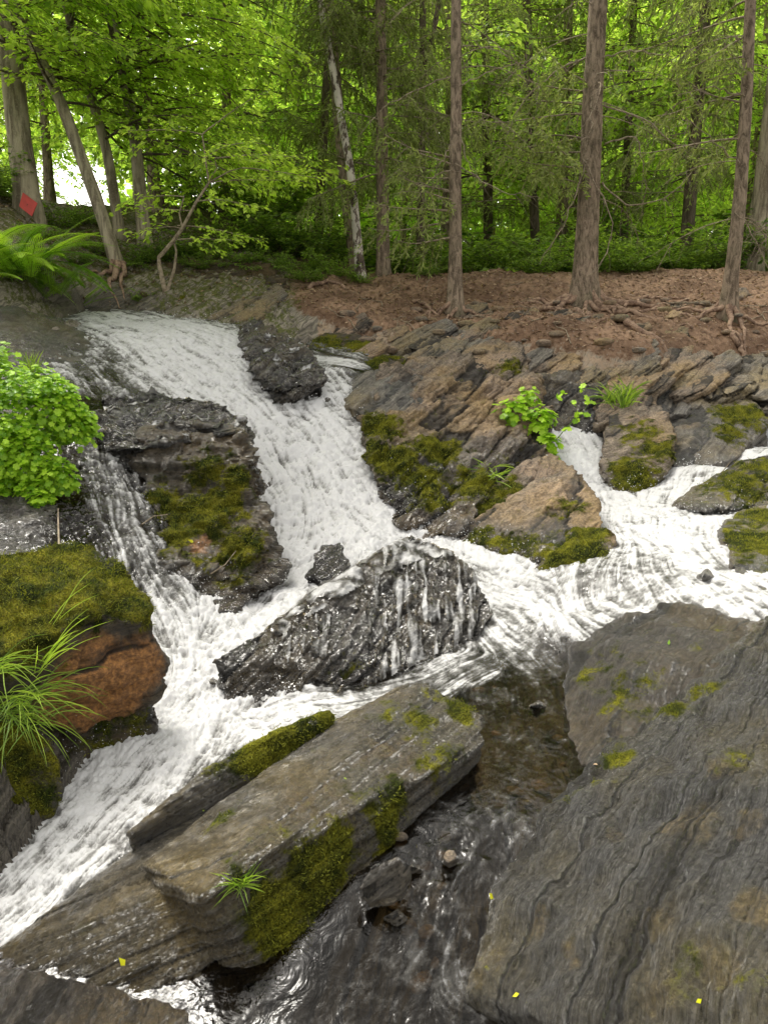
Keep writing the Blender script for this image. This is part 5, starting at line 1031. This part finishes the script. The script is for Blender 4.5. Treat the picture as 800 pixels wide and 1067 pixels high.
for i in range(34):
    a, b_ = [(rng.uniform(480, 620), rng.uniform(680, 860)), (rng.uniform(400, 475), rng.uniform(860, 1030))][i % 2]; p_, n_ = hit(a, b_)
    if p_ is None or p_[2] > -1.52: continue
    r = rng.uniform(.012, .035); bm = bmesh.new(); bmesh.ops.create_icosphere(bm, subdivisions=3, radius=1)
    V = np.array([v.co[:] for v in bm.verts]); Fa = np.array([[v.index for v in f.verts] for f in bm.faces]); bm.free()
    V *= 1 + .3 * perlin(V * 1.5 + i * 3)[:, None]; V = V * np.array([1.3, .9, .55]) * r; a_ = rng.uniform(0, 3.14); V = V @ np.array([[math.cos(a_), math.sin(a_), 0], [-math.sin(a_), math.cos(a_), 0], [0, 0, 1]]) + p_ + np.array([0, 0, r * .3]); z = np.zeros(len(V))
    tag(obj('cobble', V, Fa, M['rock_tan' if i % 3 else 'rock_grey'], att={'lay': V[:, 2], 'wet': z + .3, 'moss': z, 'tan': z + rng.uniform(0, 1), 'orange': z, 'cav': z}), 'small cobble on the bed of the dark outflow between the two big slabs', 'stone', 'cobbles on the bed of the outflow')
# trail marker
q = P(29, 213, 9.1); v = []; 
for dy in (0, .012):
    for x_, z_ in ((-.10, -.02), (.035, -.13), (.115, .015), (-.04, .13)): v.append((x_, dy, z_))
e = empty('trail_marker', tuple(q), 'red diamond-shaped marker board fixed to the thick trunk at the left edge', 'sign')
k = NT('red_board'); b = k.n('BsdfPrincipled'); pos = k.n('NewGeometry').outputs['Position']; k.set(b, Base_Color=k.mix(k.ramp(k.noise(pos, 20, 4), .4, .7), (.55, .055, .04), (.42, .05, .035)), Roughness=.55); M['red'] = k.surf(b.outputs[0])
obj('board', np.array(v) + q, [np.array([[0, 1, 2, 3], [7, 6, 5, 4], [0, 4, 5, 1], [1, 5, 6, 2], [2, 6, 7, 3], [3, 7, 4, 0]])], M['red'], e, {'tint': np.zeros(8)}, smooth=False); board = e.children[0] if len(e.children) else [o_ for o_ in bpy.data.objects if o_.name == 'board'][0]
m = MB(); m.tube([q + np.array([0, -.006, 0]), q + np.array([0, .16, 0])], [.006, .005], 8); m.build('nail', M['bark_grey'], board)
# loose stones on the bank
cob = []
for i in range(40):
    a = rng.uniform(340, 800); b_ = rng.uniform(312, 372); p_, n_ = hit(a, b_)
    if p_ is None or p_[1] < 7: continue
    r = rng.uniform(.03, .085); bm = bmesh.new(); bmesh.ops.create_icosphere(bm, subdivisions=3, radius=1)
    V = np.array([v.co[:] for v in bm.verts]); Fa = np.array([[v.index for v in f.verts] for f in bm.faces]); bm.free()
    V *= 1 + .35 * perlin(V * 1.6 + i)[:, None]; V = np.sign(V) * np.abs(V) ** .8; V = V * np.array([1.2, .9, .5]) * r; a_ = rng.uniform(0, 3.14); V = V @ np.array([[math.cos(a_), math.sin(a_), 0], [-math.sin(a_), math.cos(a_), 0], [0, 0, 1]]); V += p_ + np.array([0, 0, r * .1])
    z = np.zeros(len(V)); tag(obj('stone', V, Fa, M['rock_tan' if i % 2 else 'rock_grey'], att={'lay': V[:, 2], 'wet': z, 'moss': z, 'tan': z + .5, 'orange': z, 'cav': z}), 'small loose stone lying on the brown dirt bank', 'stone', 'loose stones on the dirt bank')
# litter of dead leaves and needles
n = 22000; ys = rng.uniform(7.6, 12.5, n); xs = ys * rng.uniform(-.55, .62, n); zs = ground_z(xs, ys); px_, py_ = proj(np.c_[xs, ys, zs]); okk = (px_ > 330) | (ys > 8.7); xs, ys, zs = xs[okk], ys[okk], zs[okk]
lf = MB(); Pn = np.c_[xs, ys, zs + .006]; stamp(lf, DIAM, Pn, rng.normal(0, 1, Pn.shape) * np.array([1, 1, .2]), unit(np.array([0, 0, 1]) + rng.normal(0, .35, Pn.shape)), rng.uniform(.015, .055, len(Pn)))
tag(lf.build('leaf_litter', M['litter'], origin=(0, 0, 0), smooth=False), 'dead brown leaves and needles strewn over the dirt bank', 'leaf litter', kind='stuff')
# ------------------------------------------------------------------ light
w = bpy.data.worlds.new("World"); bpy.context.scene.world = w; w.use_nodes = True; nt = w.node_tree
bg = nt.nodes['Background']; sky = nt.nodes.new('ShaderNodeTexSky'); sky.sky_type = 'NISHITA'; sky.sun_disc = False
SUN_EL, SUN_AZ = math.radians(58), math.radians(-38)      # azimuth clockwise from +Y
sky.sun_elevation = SUN_EL; sky.sun_rotation = SUN_AZ; sky.air_density = 1.0; sky.dust_density = 3.0; sky.ozone_density = 1.0
hs = nt.nodes.new('ShaderNodeHueSaturation'); hs.inputs['Saturation'].default_value = 0.12; hs.inputs['Value'].default_value = 2.5
nt.links.new(sky.outputs[0], hs.inputs['Color']); tn = nt.nodes.new('ShaderNodeMix'); tn.data_type = 'RGBA'; tn.blend_type = 'MULTIPLY'; tn.inputs[0].default_value = 1; tn.inputs[7].default_value = (1.03, .99, .91, 1); nt.links.new(hs.outputs[0], tn.inputs[6]); nt.links.new(tn.outputs[2], bg.inputs['Color']); bg.inputs['Strength'].default_value = SKY
sd = bpy.data.lights.new('sun', 'SUN'); sd.energy = SUNE; sd.angle = math.radians(14); sd.color = (1.0, .96, .88)
so = bpy.data.objects.new('sun', sd); C.objects.link(so)
dv = Vector((math.sin(SUN_AZ) * math.cos(SUN_EL), math.cos(SUN_AZ) * math.cos(SUN_EL), math.sin(SUN_EL)))
so.rotation_euler = dv.to_track_quat('Z', 'Y').to_euler(); so.location = (0, 5, 20)
sc = bpy.context.scene; sc.cycles.use_adaptive_sampling = True; sc.cycles.adaptive_threshold = 0.02; sc.view_settings.view_transform = 'Standard'; sc.view_settings.look = 'None'; sc.view_settings.exposure = 0
sc.cycles.max_bounces = 6; sc.cycles.transparent_max_bounces = 12; sc.cycles.diffuse_bounces = 3; sc.cycles.glossy_bounces = 2; sc.cycles.transmission_bounces = 4
